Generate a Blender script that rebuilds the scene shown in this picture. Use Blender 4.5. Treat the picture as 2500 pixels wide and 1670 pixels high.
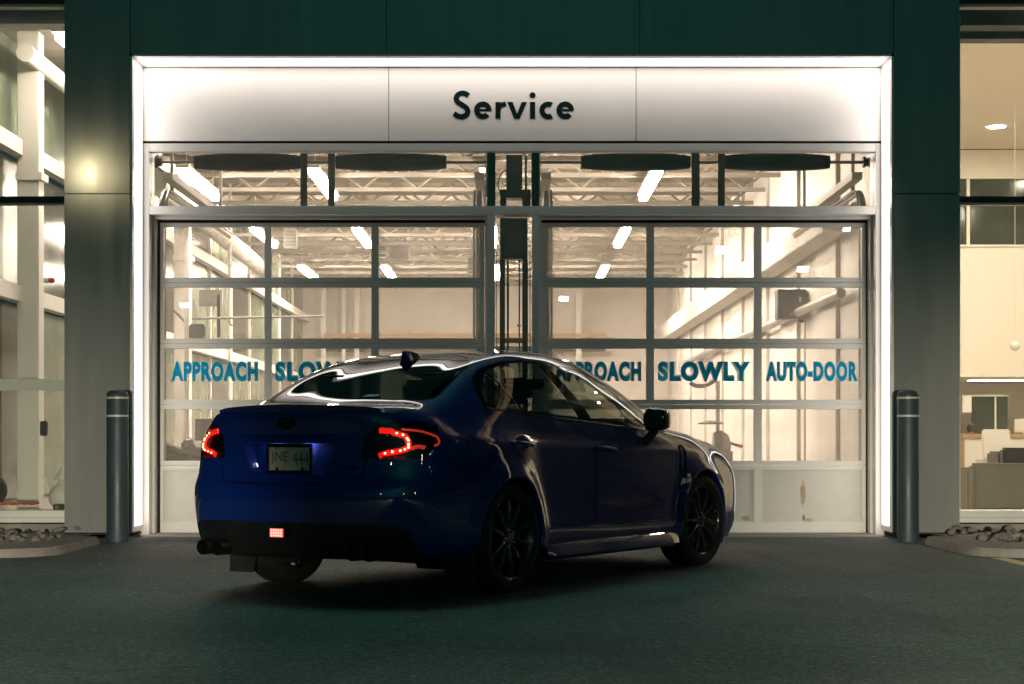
import bpy, bmesh, math, random
import numpy as np
from mathutils import Vector, Matrix
from mathutils.bvhtree import BVHTree
R = math.radians
random.seed(7)
for o in list(bpy.data.objects): bpy.data.objects.remove(o)
SC = bpy.context.scene
COL = SC.collection

# ------------------------------------------------------------------ camera
CAM_H, F, HOR = 0.89, 4350.0, 1074.0          # metres, pixels, pixels (2500 px wide photo)
cam = bpy.data.cameras.new('camera'); camo = bpy.data.objects.new('camera', cam); COL.objects.link(camo)
camo.location = (0, 0, CAM_H); camo.rotation_euler = (R(90), 0, 0)
cam.sensor_width = 36; cam.lens = F / 2500 * 36; cam.shift_y = (HOR - 835) / 2500
cam.clip_end = 600
SC.camera = camo

# ------------------------------------------------------------------ night sky, moonlight
w = bpy.data.worlds.new('World'); SC.world = w; w.use_nodes = True
nt = w.node_tree; nt.nodes.clear()
sky = nt.nodes.new('ShaderNodeTexSky'); sky.sky_type = 'NISHITA'; sky.sun_disc = False
sky.sun_elevation = R(25); sky.sun_rotation = R(180); sky.altitude = 0; sky.dust_density = 3
tint = nt.nodes.new('ShaderNodeMix'); tint.data_type = 'RGBA'; tint.blend_type = 'MULTIPLY'
tint.inputs[0].default_value = 1; tint.inputs[7].default_value = (0.045, 0.50, 0.56, 1)
bg = nt.nodes.new('ShaderNodeBackground'); bg.inputs[1].default_value = 0.0075
wo = nt.nodes.new('ShaderNodeOutputWorld')
nt.links.new(sky.outputs[0], tint.inputs[6]); nt.links.new(tint.outputs[2], bg.inputs[0]); nt.links.new(bg.outputs[0], wo.inputs[0])
sl = bpy.data.lights.new('moon', 'SUN'); sl.energy = 0.42; sl.angle = R(14); sl.color = (0.28, 1.0, 0.82)
so = bpy.data.objects.new('moon', sl); COL.objects.link(so); so.rotation_euler = (R(-28), 0, R(14))

for sg in (-1, 1):                                # added spots toward the pillars, standing in for an unseen low light
    sp = bpy.data.lights.new('pillar_fill_spot', 'SPOT'); sp.energy = 8500; sp.color = (1.0, 0.90, 0.70); sp.spot_size = R(22); sp.spot_blend = 1.0; sp.shadow_soft_size = 0.05
    spo_ = bpy.data.objects.new('pillar_fill_spot', sp); COL.objects.link(spo_); spo_.location = (sg * 0.7, -2.0, 0.75)
    spo_.rotation_euler = (Vector((sg * 4.7, 16.25, -0.55)) - spo_.location).to_track_quat('-Z', 'Y').to_euler()

SC.view_settings.view_transform = 'Standard'; SC.view_settings.look = 'None'
SC.view_settings.exposure = 0; SC.view_settings.gamma = 1
SC.cycles.use_denoising = True
try: SC.cycles.denoiser = 'OPENIMAGEDENOISE'
except Exception: pass
SC.cycles.max_bounces = 8; SC.cycles.diffuse_bounces = 4; SC.cycles.glossy_bounces = 4
SC.cycles.transparent_max_bounces = 24; SC.cycles.caustics_reflective = False; SC.cycles.caustics_refractive = False
SC.cycles.sample_clamp_indirect = 4; SC.cycles.use_adaptive_sampling = True; SC.cycles.adaptive_threshold = 0.02

# ------------------------------------------------------------------ helpers
def at(px, py, Y):            # photo pixel at distance Y -> world point
    return Vector(((px - 1250) * Y / F, Y, CAM_H + (HOR - py) * Y / F))
def ax(px, Y): return (px - 1250) * Y / F
def az(py, Y): return CAM_H + (HOR - py) * Y / F

def nodes_of(name):
    m = bpy.data.materials.new(name); m.use_nodes = True
    return m, m.node_tree, m.node_tree.nodes['Principled BSDF']
def mat(name, col, rough=0.5, metal=0.0, spec=0.5, var=0.12, scale=6.0, bump=0.0, bscale=60.0, coat=0.0, emit=None, es=0.0, stretch=None, detail=6):
    m, t, b = nodes_of(name)
    b.inputs['Roughness'].default_value = rough; b.inputs['Metallic'].default_value = metal
    b.inputs['Specular IOR Level'].default_value = spec; b.inputs['Coat Weight'].default_value = coat
    b.inputs['Coat Roughness'].default_value = 0.03
    tc = t.nodes.new('ShaderNodeTexCoord'); src = tc.outputs['Object']
    if stretch:
        mp = t.nodes.new('ShaderNodeMapping'); mp.inputs['Scale'].default_value = stretch
        t.links.new(src, mp.inputs[0]); src = mp.outputs[0]
    n = t.nodes.new('ShaderNodeTexNoise'); n.inputs['Scale'].default_value = scale; n.inputs['Detail'].default_value = detail
    t.links.new(src, n.inputs['Vector'])
    r = t.nodes.new('ShaderNodeMapRange'); r.inputs[1].default_value = 0.3; r.inputs[2].default_value = 0.7
    r.inputs[3].default_value = 1 - var; r.inputs[4].default_value = 1 + var
    t.links.new(n.outputs[0], r.inputs[0])
    mx = t.nodes.new('ShaderNodeMix'); mx.data_type = 'RGBA'; mx.blend_type = 'MULTIPLY'; mx.inputs[0].default_value = 1
    mx.inputs[6].default_value = (*col, 1); t.links.new(r.outputs[0], mx.inputs[7])
    t.links.new(mx.outputs[2], b.inputs['Base Color'])
    rr = t.nodes.new('ShaderNodeMapRange'); rr.inputs[1].default_value = 0.3; rr.inputs[2].default_value = 0.7
    rr.inputs[3].default_value = max(0.0, rough * 0.85); rr.inputs[4].default_value = min(1, rough * 1.15)
    t.links.new(n.outputs[0], rr.inputs[0]); t.links.new(rr.outputs[0], b.inputs['Roughness'])
    if bump:
        n2 = t.nodes.new('ShaderNodeTexNoise'); n2.inputs['Scale'].default_value = bscale; n2.inputs['Detail'].default_value = 5
        t.links.new(src, n2.inputs['Vector'])
        bp = t.nodes.new('ShaderNodeBump'); bp.inputs['Strength'].default_value = bump; bp.inputs['Distance'].default_value = 0.01
        t.links.new(n2.outputs[0], bp.inputs['Height']); t.links.new(bp.outputs[0], b.inputs['Normal'])
    if emit:
        b.inputs['Emission Color'].default_value = (*emit, 1); b.inputs['Emission Strength'].default_value = es
    return m
def lamp_mat(name, col, s):
    return mat(name, (0.8, 0.8, 0.8), emit=col, es=s, var=0.02)
def glass(name, tintc, gloss=0.0, dirt_haze=0.0, dscale=220.0, refl=(1, 1, 1), ior=1.5):
    m = bpy.data.materials.new(name); m.use_nodes = True; t = m.node_tree; t.nodes.clear()
    out = t.nodes.new('ShaderNodeOutputMaterial'); tr = t.nodes.new('ShaderNodeBsdfTransparent'); gl = t.nodes.new('ShaderNodeBsdfGlossy')
    tr.inputs[0].default_value = (*tintc, 1); gl.inputs['Roughness'].default_value = gloss; gl.inputs[0].default_value = (*refl, 1)
    fr = t.nodes.new('ShaderNodeFresnel'); ge = t.nodes.new('ShaderNodeNewGeometry'); im = t.nodes.new('ShaderNodeMapRange'); im.inputs[3].default_value = ior; im.inputs[4].default_value = 1 / ior; t.links.new(ge.outputs['Backfacing'], im.inputs[0]); t.links.new(im.outputs[0], fr.inputs[0])
    mx = t.nodes.new('ShaderNodeMixShader'); t.links.new(fr.outputs[0], mx.inputs[0]); t.links.new(tr.outputs[0], mx.inputs[1]); t.links.new(gl.outputs[0], mx.inputs[2])
    last = mx
    tc = t.nodes.new('ShaderNodeTexCoord')
    if dirt_haze:  # dust grain over an even pale veil that imitates glare
        n = t.nodes.new('ShaderNodeTexNoise'); n.inputs['Scale'].default_value = dscale; n.inputs['Detail'].default_value = 2
        n2 = t.nodes.new('ShaderNodeTexNoise'); n2.inputs['Scale'].default_value = 2.5
        t.links.new(tc.outputs['Object'], n.inputs['Vector']); t.links.new(tc.outputs['Object'], n2.inputs['Vector'])
        r = t.nodes.new('ShaderNodeMapRange'); r.inputs[1].default_value = 0.5; r.inputs[2].default_value = 0.75; r.inputs[3].default_value = dirt_haze * 0.55; r.inputs[4].default_value = dirt_haze
        t.links.new(n.outputs[0], r.inputs[0])
        r2 = t.nodes.new('ShaderNodeMapRange'); r2.inputs[1].default_value = 0.4; r2.inputs[2].default_value = 0.65; r2.inputs[3].default_value = 0.6; r2.inputs[4].default_value = 1.0
        t.links.new(n2.outputs[0], r2.inputs[0])
        mu = t.nodes.new('ShaderNodeMath'); mu.operation = 'MULTIPLY'; t.links.new(r.outputs[0], mu.inputs[0]); t.links.new(r2.outputs[0], mu.inputs[1])
        df = t.nodes.new('ShaderNodeBsdfTranslucent'); df.inputs[0].default_value = (0.90, 0.86, 0.82, 1)
        m2 = t.nodes.new('ShaderNodeMixShader'); t.links.new(mu.outputs[0], m2.inputs[0]); t.links.new(mx.outputs[0], m2.inputs[1]); t.links.new(df.outputs[0], m2.inputs[2])
        last = m2
    else:
        n = t.nodes.new('ShaderNodeTexNoise'); n.inputs['Scale'].default_value = 3
        t.links.new(tc.outputs['Object'], n.inputs['Vector'])
        r = t.nodes.new('ShaderNodeMapRange'); r.inputs[3].default_value = max(0, gloss - 0.003); r.inputs[4].default_value = gloss + 0.012
        t.links.new(n.outputs[0], r.inputs[0]); t.links.new(r.outputs[0], gl.inputs['Roughness'])
    t.links.new(last.outputs[0], out.inputs[0])
    return m

def tag(o, label=None, cat=None, group=None, kind=None):
    if label: o['label'] = label
    if cat: o['category'] = cat
    if group: o['group'] = group
    if kind: o['kind'] = kind
    return o
def empty(name, loc=(0, 0, 0), rz=0.0, label=None, cat=None, group=None):
    o = bpy.data.objects.new(name, None); COL.objects.link(o); o.location = loc; o.rotation_euler = (0, 0, rz); o.empty_display_size = 0.1
    return tag(o, label, cat, group)
def new_obj(name, me, parent=None):
    o = bpy.data.objects.new(name, me); COL.objects.link(o)
    if parent: o.parent = parent
    return o
def copy_tree(o, parent=None):
    c = o.copy(); COL.objects.link(c); c.parent = parent
    for ch in list(o.children): copy_tree(ch, c)
    return c

class MB:
    def __init__(s): s.v = []; s.f = []
    def quad(s, a, b, c, d):
        n = len(s.v); s.v += [tuple(a), tuple(b), tuple(c), tuple(d)]; s.f.append((n, n + 1, n + 2, n + 3)); return s
    def box(s, x0, x1, y0, y1, z0, z1):
        if x0 > x1: x0, x1 = x1, x0
        if y0 > y1: y0, y1 = y1, y0
        if z0 > z1: z0, z1 = z1, z0
        n = len(s.v)
        s.v += [(x0, y0, z0), (x1, y0, z0), (x1, y1, z0), (x0, y1, z0), (x0, y0, z1), (x1, y0, z1), (x1, y1, z1), (x0, y1, z1)]
        for f in ((0, 3, 2, 1), (4, 5, 6, 7), (0, 1, 5, 4), (1, 2, 6, 5), (2, 3, 7, 6), (3, 0, 4, 7)): s.f.append(tuple(n + i for i in f))
        return s
    def tube(s, pts, r, seg=10, cap=True):
        pts = [Vector(p) for p in pts]; rs = r if isinstance(r, (list, tuple)) else [r] * len(pts)
        rings = []; up = None
        for i, p in enumerate(pts):
            d = (pts[min(i + 1, len(pts) - 1)] - pts[max(i - 1, 0)]).normalized()
            if up is None: up = Vector((0, 0, 1)) if abs(d.z) < 0.9 else Vector((1, 0, 0))
            a = d.cross(up)
            if a.length < 1e-5: a = d.orthogonal()
            a.normalize(); b = a.cross(d).normalized(); up = b
            n = len(s.v); rings.append(n)
            for k in range(seg):
                t = 2 * math.pi * k / seg; s.v.append(tuple(p + a * (math.cos(t) * rs[i]) + b * (math.sin(t) * rs[i])))
        for i in range(len(rings) - 1):
            for k in range(seg):
                k2 = (k + 1) % seg; s.f.append((rings[i] + k, rings[i] + k2, rings[i + 1] + k2, rings[i + 1] + k))
        if cap:
            s.f.append(tuple(rings[0] + k for k in reversed(range(seg)))); s.f.append(tuple(rings[-1] + k for k in range(seg)))
        return s
    def lathe(s, prof, axis='z', seg=32, o=(0, 0, 0), close=False):
        n0 = len(s.v); m = len(prof)
        for k in range(seg):
            t = 2 * math.pi * k / seg; c, q = math.cos(t), math.sin(t)
            for (r, h) in prof:
                p = (r * c, r * q, h) if axis == 'z' else ((r * c, h, r * q) if axis == 'y' else (h, r * c, r * q))
                s.v.append((p[0] + o[0], p[1] + o[1], p[2] + o[2]))
        for k in range(seg):
            k2 = (k + 1) % seg
            for i in range(m - 1 + (1 if close else 0)):
                i2 = (i + 1) % m
                s.f.append((n0 + k * m + i, n0 + k2 * m + i, n0 + k2 * m + i2, n0 + k * m + i2))
        return s
    def prism(s, poly, d, f=lambda x, y, t: (x, y, t)):   # poly 2d ccw, extruded 0..d
        n = len(s.v); m = len(poly)
        for t in (0, d):
            for (x, y) in poly: s.v.append(tuple(f(x, y, t)))
        s.f.append(tuple(n + i for i in reversed(range(m)))); s.f.append(tuple(n + m + i for i in range(m)))
        for i in range(m):
            j = (i + 1) % m; s.f.append((n + i, n + j, n + m + j, n + m + i))
        return s
    def mesh(s, name, m=None, smooth=False, bevel=0.0, fix=True):
        me = bpy.data.meshes.new(name); me.from_pydata(s.v, [], s.f); me.update()
        if fix or bevel:
            bm = bmesh.new(); bm.from_mesh(me)
            if smooth: bmesh.ops.remove_doubles(bm, verts=bm.verts, dist=1e-5)
            if bevel: bmesh.ops.bevel(bm, geom=[e for e in bm.edges if e.is_manifold and e.calc_face_angle(0) > 0.6], offset=bevel, segments=2, affect='EDGES', clamp_overlap=True)
            bmesh.ops.recalc_face_normals(bm, faces=bm.faces)
            bm.to_mesh(me); bm.free()
        if smooth:
            me.polygons.foreach_set('use_smooth', [True] * len(me.polygons))
            me.set_sharp_from_angle(angle=R(smooth if smooth is not True else 40))
        if m: me.materials.append(m)
        return me
    def build(s, name, m, parent=None, smooth=False, bevel=0.0):
        return new_obj(name, s.mesh(name, m, smooth, bevel), parent)
def box_obj(name, m, parent, x0, x1, y0, y1, z0, z1, bevel=0.0):
    return MB().box(x0, x1, y0, y1, z0, z1).build(name, m, parent, bevel=bevel)
def crom(pts, n=8):
    P = [Vector(p) for p in pts]; P = [P[0] * 2 - P[1]] + P + [P[-1] * 2 - P[-2]]; out = []
    for i in range(1, len(P) - 2):
        for k in range(n):
            t = k / n; a, b, c, d = P[i - 1], P[i], P[i + 1], P[i + 2]
            out.append(0.5 * ((2 * b) + (c - a) * t + (2 * a - 5 * b + 4 * c - d) * t * t + (3 * b - a - 3 * c + d) * t ** 3))
    out.append(P[-2]); return out
def text_mesh(txt, size, offset=0.0, extrude=0.0, spacing=1.0, shear=0.0):
    cu = bpy.data.curves.new('txt', 'FONT'); cu.body = txt; cu.size = size; cu.offset = offset; cu.extrude = extrude; cu.space_character = spacing
    cu.align_x = 'CENTER'; cu.align_y = 'CENTER'; cu.shear = shear; cu.resolution_u = 4
    o = bpy.data.objects.new('txt', cu); COL.objects.link(o); bpy.context.view_layer.update()
    me = bpy.data.meshes.new_from_object(o.evaluated_get(bpy.context.evaluated_depsgraph_get()))
    bpy.data.objects.remove(o); me.materials.clear()
    return me
def fit_text(name, txt, m, parent, x0, x1, z0, z1, y, offset=0.0, extrude=0.001, flip=1):   # text in the xz plane facing -y
    me = text_mesh(txt, 1.0, offset, 0.0, 1.16)
    co = np.array([v.co[:] for v in me.vertices]); lo, hi = co.min(0), co.max(0)
    for v in me.vertices:
        u = (v.co.x - lo[0]) / (hi[0] - lo[0]); q = (v.co.y - lo[1]) / (hi[1] - lo[1])
        v.co = (x0 + (x1 - x0) * u, y, z0 + (z1 - z0) * q)
    me.name = name; me.materials.append(m)
    return new_obj(name, me, parent)

# ------------------------------------------------------------------ materials
def asphalt_mat():
    m, t, b = nodes_of('asphalt')
    tc = t.nodes.new('ShaderNodeTexCoord')
    n1 = t.nodes.new('ShaderNodeTexNoise'); n1.inputs['Scale'].default_value = 0.55; n1.inputs['Detail'].default_value = 6
    n2 = t.nodes.new('ShaderNodeTexVoronoi'); n2.inputs['Scale'].default_value = 62
    n3 = t.nodes.new('ShaderNodeTexNoise'); n3.inputs['Scale'].default_value = 38; n3.inputs['Detail'].default_value = 8; n3.inputs['Roughness'].default_value = 0.75
    for n in (n1, n2, n3): t.links.new(tc.outputs['Object'], n.inputs['Vector'])
    cr = t.nodes.new('ShaderNodeValToRGB'); e = cr.color_ramp.elements
    e[0].position = 0.28; e[0].color = (0.042, 0.066, 0.060, 1); e[1].position = 0.75; e[1].color = (0.082, 0.120, 0.108, 1)
    t.links.new(n1.outputs[0], cr.inputs[0])
    c2 = t.nodes.new('ShaderNodeValToRGB'); e = c2.color_ramp.elements
    e[0].position = 0.0; e[0].color = (0.35, 0.35, 0.35, 1); e[1].position = 0.8; e[1].color = (1.45, 1.42, 1.36, 1)
    e3 = cr2 = c2.color_ramp.elements.new(0.93); e3.color = (2.7, 2.6, 2.4, 1)
    t.links.new(n2.outputs['Color'], c2.inputs[0])
    mx = t.nodes.new('ShaderNodeMix'); mx.data_type = 'RGBA'; mx.blend_type = 'MULTIPLY'; mx.inputs[0].default_value = 1
    t.links.new(cr.outputs[0], mx.inputs[6]); t.links.new(c2.outputs[0], mx.inputs[7])
    # crack lines
    v = t.nodes.new('ShaderNodeTexVoronoi'); v.feature = 'DISTANCE_TO_EDGE'; v.inputs['Scale'].default_value = 0.22
    wv = t.nodes.new('ShaderNodeMixRGB'); wv.blend_type = 'ADD'; wv.inputs[0].default_value = 0.9
    n4 = t.nodes.new('ShaderNodeTexNoise'); n4.inputs['Scale'].default_value = 1.6; n4.inputs['Detail'].default_value = 7
    t.links.new(tc.outputs['Object'], n4.inputs['Vector']); t.links.new(tc.outputs['Object'], wv.inputs[1]); t.links.new(n4.outputs['Color'], wv.inputs[2]); t.links.new(wv.outputs[0], v.inputs['Vector'])
    cm = t.nodes.new('ShaderNodeMapRange'); cm.inputs[1].default_value = 0.0; cm.inputs[2].default_value = 0.0035; cm.inputs[3].default_value = 0.45; cm.inputs[4].default_value = 1
    t.links.new(v.outputs['Distance'], cm.inputs[0])
    m2 = t.nodes.new('ShaderNodeMix'); m2.data_type = 'RGBA'; m2.blend_type = 'MULTIPLY'; m2.inputs[0].default_value = 1
    t.links.new(mx.outputs[2], m2.inputs[6]); t.links.new(cm.outputs[0], m2.inputs[7]); t.links.new(m2.outputs[2], b.inputs['Base Color'])
    n5 = t.nodes.new('ShaderNodeTexNoise'); n5.inputs['Scale'].default_value = 0.9; n5.inputs['Detail'].default_value = 3; n5.inputs['Distortion'].default_value = 0.6
    mp = t.nodes.new('ShaderNodeMapping'); mp.inputs['Scale'].default_value = (1.6, 0.45, 1); mp.inputs['Location'].default_value = (3.1, 1.7, 0)
    t.links.new(tc.outputs['Object'], mp.inputs[0]); t.links.new(mp.outputs[0], n5.inputs['Vector'])
    st = t.nodes.new('ShaderNodeMapRange'); st.inputs[1].default_value = 0.56; st.inputs[2].default_value = 0.70; st.inputs[3].default_value = 1.0; st.inputs[4].default_value = 0.62
    t.links.new(n5.outputs[0], st.inputs[0])
    m3 = t.nodes.new('ShaderNodeMix'); m3.data_type = 'RGBA'; m3.blend_type = 'MULTIPLY'; m3.inputs[0].default_value = 1
    t.links.new(m2.outputs[2], m3.inputs[6]); t.links.new(st.outputs[0], m3.inputs[7]); t.links.new(m3.outputs[2], b.inputs['Base Color'])
    ad = t.nodes.new('ShaderNodeMath'); ad.operation = 'ADD'
    t.links.new(n2.outputs['Distance'], ad.inputs[0]); t.links.new(n3.outputs[0], ad.inputs[1])
    bp = t.nodes.new('ShaderNodeBump'); bp.inputs['Strength'].default_value = 0.75; bp.inputs['Distance'].default_value = 0.012
    t.links.new(ad.outputs[0], bp.inputs['Height']); t.links.new(bp.outputs[0], b.inputs['Normal'])
    b.inputs['Roughness'].default_value = 0.72; b.inputs['Specular IOR Level'].default_value = 0.35
    return m
def rust_mat(name, base, spots):      # painted steel panel with rust runs at given x, z, half width, half height
    m = mat(name, base, rough=0.5, var=0.05, scale=9, bump=0.12, bscale=260)
    t = m.node_tree; b = t.nodes['Principled BSDF']; src = b.inputs['Base Color'].links[0].from_socket
    tc = t.nodes.new('ShaderNodeTexCoord'); sx = t.nodes.new('ShaderNodeSeparateXYZ'); t.links.new(tc.outputs['Object'], sx.inputs[0])
    n = t.nodes.new('ShaderNodeTexNoise'); n.inputs['Scale'].default_value = 38; n.inputs['Detail'].default_value = 5; t.links.new(tc.outputs['Object'], n.inputs['Vector'])
    def M(op, a, b_=None):
        q = t.nodes.new('ShaderNodeMath'); q.operation = op
        for i, s in enumerate((a, b_)):
            if s is None: continue
            if isinstance(s, (int, float)): q.inputs[i].default_value = s
            else: t.links.new(s, q.inputs[i])
        return q.outputs[0]
    for (x, z, hw, hh, col, k) in spots:
        dx = M('DIVIDE', M('SUBTRACT', sx.outputs[0], x), hw); dz = M('DIVIDE', M('SUBTRACT', sx.outputs[2], z), hh)
        d = M('ADD', M('MULTIPLY', dx, dx), M('MULTIPLY', dz, dz))
        d = M('ADD', d, M('MULTIPLY', M('SUBTRACT', n.outputs[0], 0.5), 2.6))
        r = t.nodes.new('ShaderNodeMapRange'); r.inputs[1].default_value = 0.35; r.inputs[2].default_value = 1.15; r.inputs[3].default_value = k; r.inputs[4].default_value = 0
        t.links.new(d, r.inputs[0])
        mx = t.nodes.new('ShaderNodeMix'); mx.data_type = 'RGBA'; mx.inputs[7].default_value = (*col, 1)
        t.links.new(r.outputs[0], mx.inputs[0]); t.links.new(src, mx.inputs[6]); src = mx.outputs[2]
    t.links.new(src, b.inputs['Base Color'])
    return m
M = {}
M['asphalt'] = asphalt_mat()
M['concrete'] = mat('concrete', (0.24, 0.225, 0.20), rough=0.9, var=0.25, scale=5, bump=0.5, bscale=90)
M['stone'] = mat('river_stone', (0.19, 0.17, 0.15), rough=0.8, var=0.5, scale=9, bump=0.4, bscale=40)
M['yellow'] = mat('yellow_paint', (0.62, 0.42, 0.12), rough=0.7, var=0.25, scale=30, bump=0.4, bscale=120)
M['clad'] = mat('cladding', (0.30, 0.30, 0.285), rough=0.105, metal=0.25, var=0.09, scale=2.2, stretch=(3.0, 3.0, 0.35))
M['liner'] = mat('portal_liner', (0.82, 0.80, 0.78), rough=0.35, var=0.03)
M['sign'] = mat('sign_panel', (0.86, 0.81, 0.77), rough=0.45, var=0.02, scale=2)
M['alu'] = mat('door_aluminium', (0.62, 0.60, 0.56), rough=0.42, metal=0.1, var=0.05, scale=8, stretch=(1, 1, 6))
M['alu2'] = mat('frame_aluminium', (0.64, 0.62, 0.59), rough=0.4, metal=0.1, var=0.05, scale=5)
M['black'] = mat('black_plastic', (0.012, 0.014, 0.013), rough=0.5, var=0.2)
M['rubber'] = mat('rubber_seal', (0.01, 0.011, 0.011), rough=0.8, var=0.2)
M['dkmetal'] = mat('dark_steel', (0.025, 0.028, 0.027), rough=0.45, metal=0.4, var=0.3)
M['letter'] = mat('letter_face', (0.003, 0.014, 0.016), rough=0.85, spec=0.1, var=0.1)
def vinyl(name, col):
    m = bpy.data.materials.new(name); m.use_nodes = True; t = m.node_tree; t.nodes.clear()
    o = t.nodes.new('ShaderNodeOutputMaterial'); d = t.nodes.new('ShaderNodeBsdfDiffuse'); l = t.nodes.new('ShaderNodeBsdfTranslucent'); x = t.nodes.new('ShaderNodeMixShader'); x.inputs[0].default_value = 0.45
    n = t.nodes.new('ShaderNodeTexNoise'); n.inputs['Scale'].default_value = 14; tc = t.nodes.new('ShaderNodeTexCoord'); t.links.new(tc.outputs['Object'], n.inputs['Vector'])
    c = t.nodes.new('ShaderNodeMix'); c.data_type = 'RGBA'; c.inputs[6].default_value = (*[v * 0.9 for v in col], 1); c.inputs[7].default_value = (*[v * 1.1 for v in col], 1); t.links.new(n.outputs[0], c.inputs[0])
    for s_ in (d, l): t.links.new(c.outputs[2], s_.inputs[0])
    t.links.new(d.outputs[0], x.inputs[1]); t.links.new(l.outputs[0], x.inputs[2]); t.links.new(x.outputs[0], o.inputs[0]); return m
M['blue'] = vinyl('blue_vinyl_film', (0.012, 0.38, 0.62)); M['halo'] = vinyl('pale_vinyl_film', (0.70, 0.76, 0.80))
M['pane'] = glass('door_glass', (0.93, 0.93, 0.91), 0.0, dirt_haze=0.27, dscale=160)  # pale veil mixed into the glass for glare haze over the interior
M['clean'] = glass('transom_glass', (0.94, 0.94, 0.92), 0.0, dirt_haze=0.03, dscale=160)
M['dusty'] = glass('dusty_transom_glass', (0.94, 0.94, 0.92), 0.0, dirt_haze=0.06, dscale=120)
M['mist_haze'] = glass('misted_glass', (0.93, 0.93, 0.90), 0.0, dirt_haze=0.42, dscale=150)  # real mist grain, plus more of the veil standing in for glare
M['win'] = glass('window_glass', (0.90, 0.92, 0.90), 0.0, dirt_haze=0.03)
M['bollard'] = mat('bollard_sleeve', (0.032, 0.052, 0.064), rough=0.5, var=0.1, scale=3)
M['tape'] = mat('reflective_tape', (0.5, 0.52, 0.52), rough=0.4)
M['white'] = mat('white_paint', (0.80, 0.77, 0.72), rough=0.55, var=0.04, scale=2)
M['wallp'] = mat('white_wall_panel', (0.76, 0.72, 0.67), rough=0.5, var=0.06, scale=1.5, stretch=(1, 1, 0.2))
M['backw'] = mat('painted_block_wall', (0.82, 0.77, 0.71), rough=0.8, var=0.05, scale=1)
M['ceil'] = mat('roof_deck', (0.40, 0.36, 0.31), rough=0.8, var=0.2, scale=3)
M['joist'] = mat('joist_paint', (0.34, 0.31, 0.27), rough=0.6, var=0.1)
M['floor'] = mat('garage_floor', (0.42, 0.40, 0.36), rough=0.35, var=0.15, scale=1.5)
M['green'] = mat('green_glazing', (0.16, 0.20, 0.14), rough=0.25, var=0.35, scale=1.4)
M['dkwin'] = mat('dark_glazing', (0.035, 0.045, 0.035), rough=0.1, var=0.3, scale=2)
M['lamp'] = lamp_mat('tube_light', (1.0, 0.83, 0.69), 165)
M['led'] = lamp_mat('led_diffuser', (1.0, 0.92, 0.86), 3.7)
M['grey'] = mat('grey_steel', (0.20, 0.20, 0.19), rough=0.5, metal=0.3, var=0.25)
M['red'] = mat('red_plastic', (0.55, 0.03, 0.02), rough=0.4, var=0.1)
M['cable'] = mat('orange_red_cable', (0.50, 0.10, 0.06), rough=0.5, var=0.15)
M['cream'] = mat('cream_wall', (0.86, 0.79, 0.69), rough=0.7, var=0.02, scale=1)
M['creamc'] = mat('cream_ceiling', (0.85, 0.76, 0.64), rough=0.8, var=0.02, scale=0.6)
M['sofa'] = mat('taupe_leather', (0.22, 0.20, 0.16), rough=0.5, var=0.1, bump=0.2, bscale=120)
M['dksofa'] = mat('black_leather', (0.02, 0.02, 0.02), rough=0.4)
M['wood'] = mat('light_oak', (0.42, 0.27, 0.15), rough=0.5, var=0.2, scale=8, stretch=(1, 8, 8))
M['hair'] = mat('dark_hair', (0.015, 0.011, 0.010), rough=0.6)
M['skin'] = mat('skin', (0.55, 0.34, 0.25), rough=0.5)
M['shirt'] = mat('dark_shirt', (0.05, 0.05, 0.06), rough=0.8)
M['galv'] = mat('galvanised_track', (0.38, 0.37, 0.34), rough=0.4, metal=0.5, var=0.2)
M['drum'] = mat('spring_coil', (0.004, 0.006, 0.006), rough=0.7, spec=0.2, var=0.3, scale=40, stretch=(8, 1, 1), bump=0.5, bscale=30)

YP, YB, YD = 16.25, 16.72, 17.0

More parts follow.
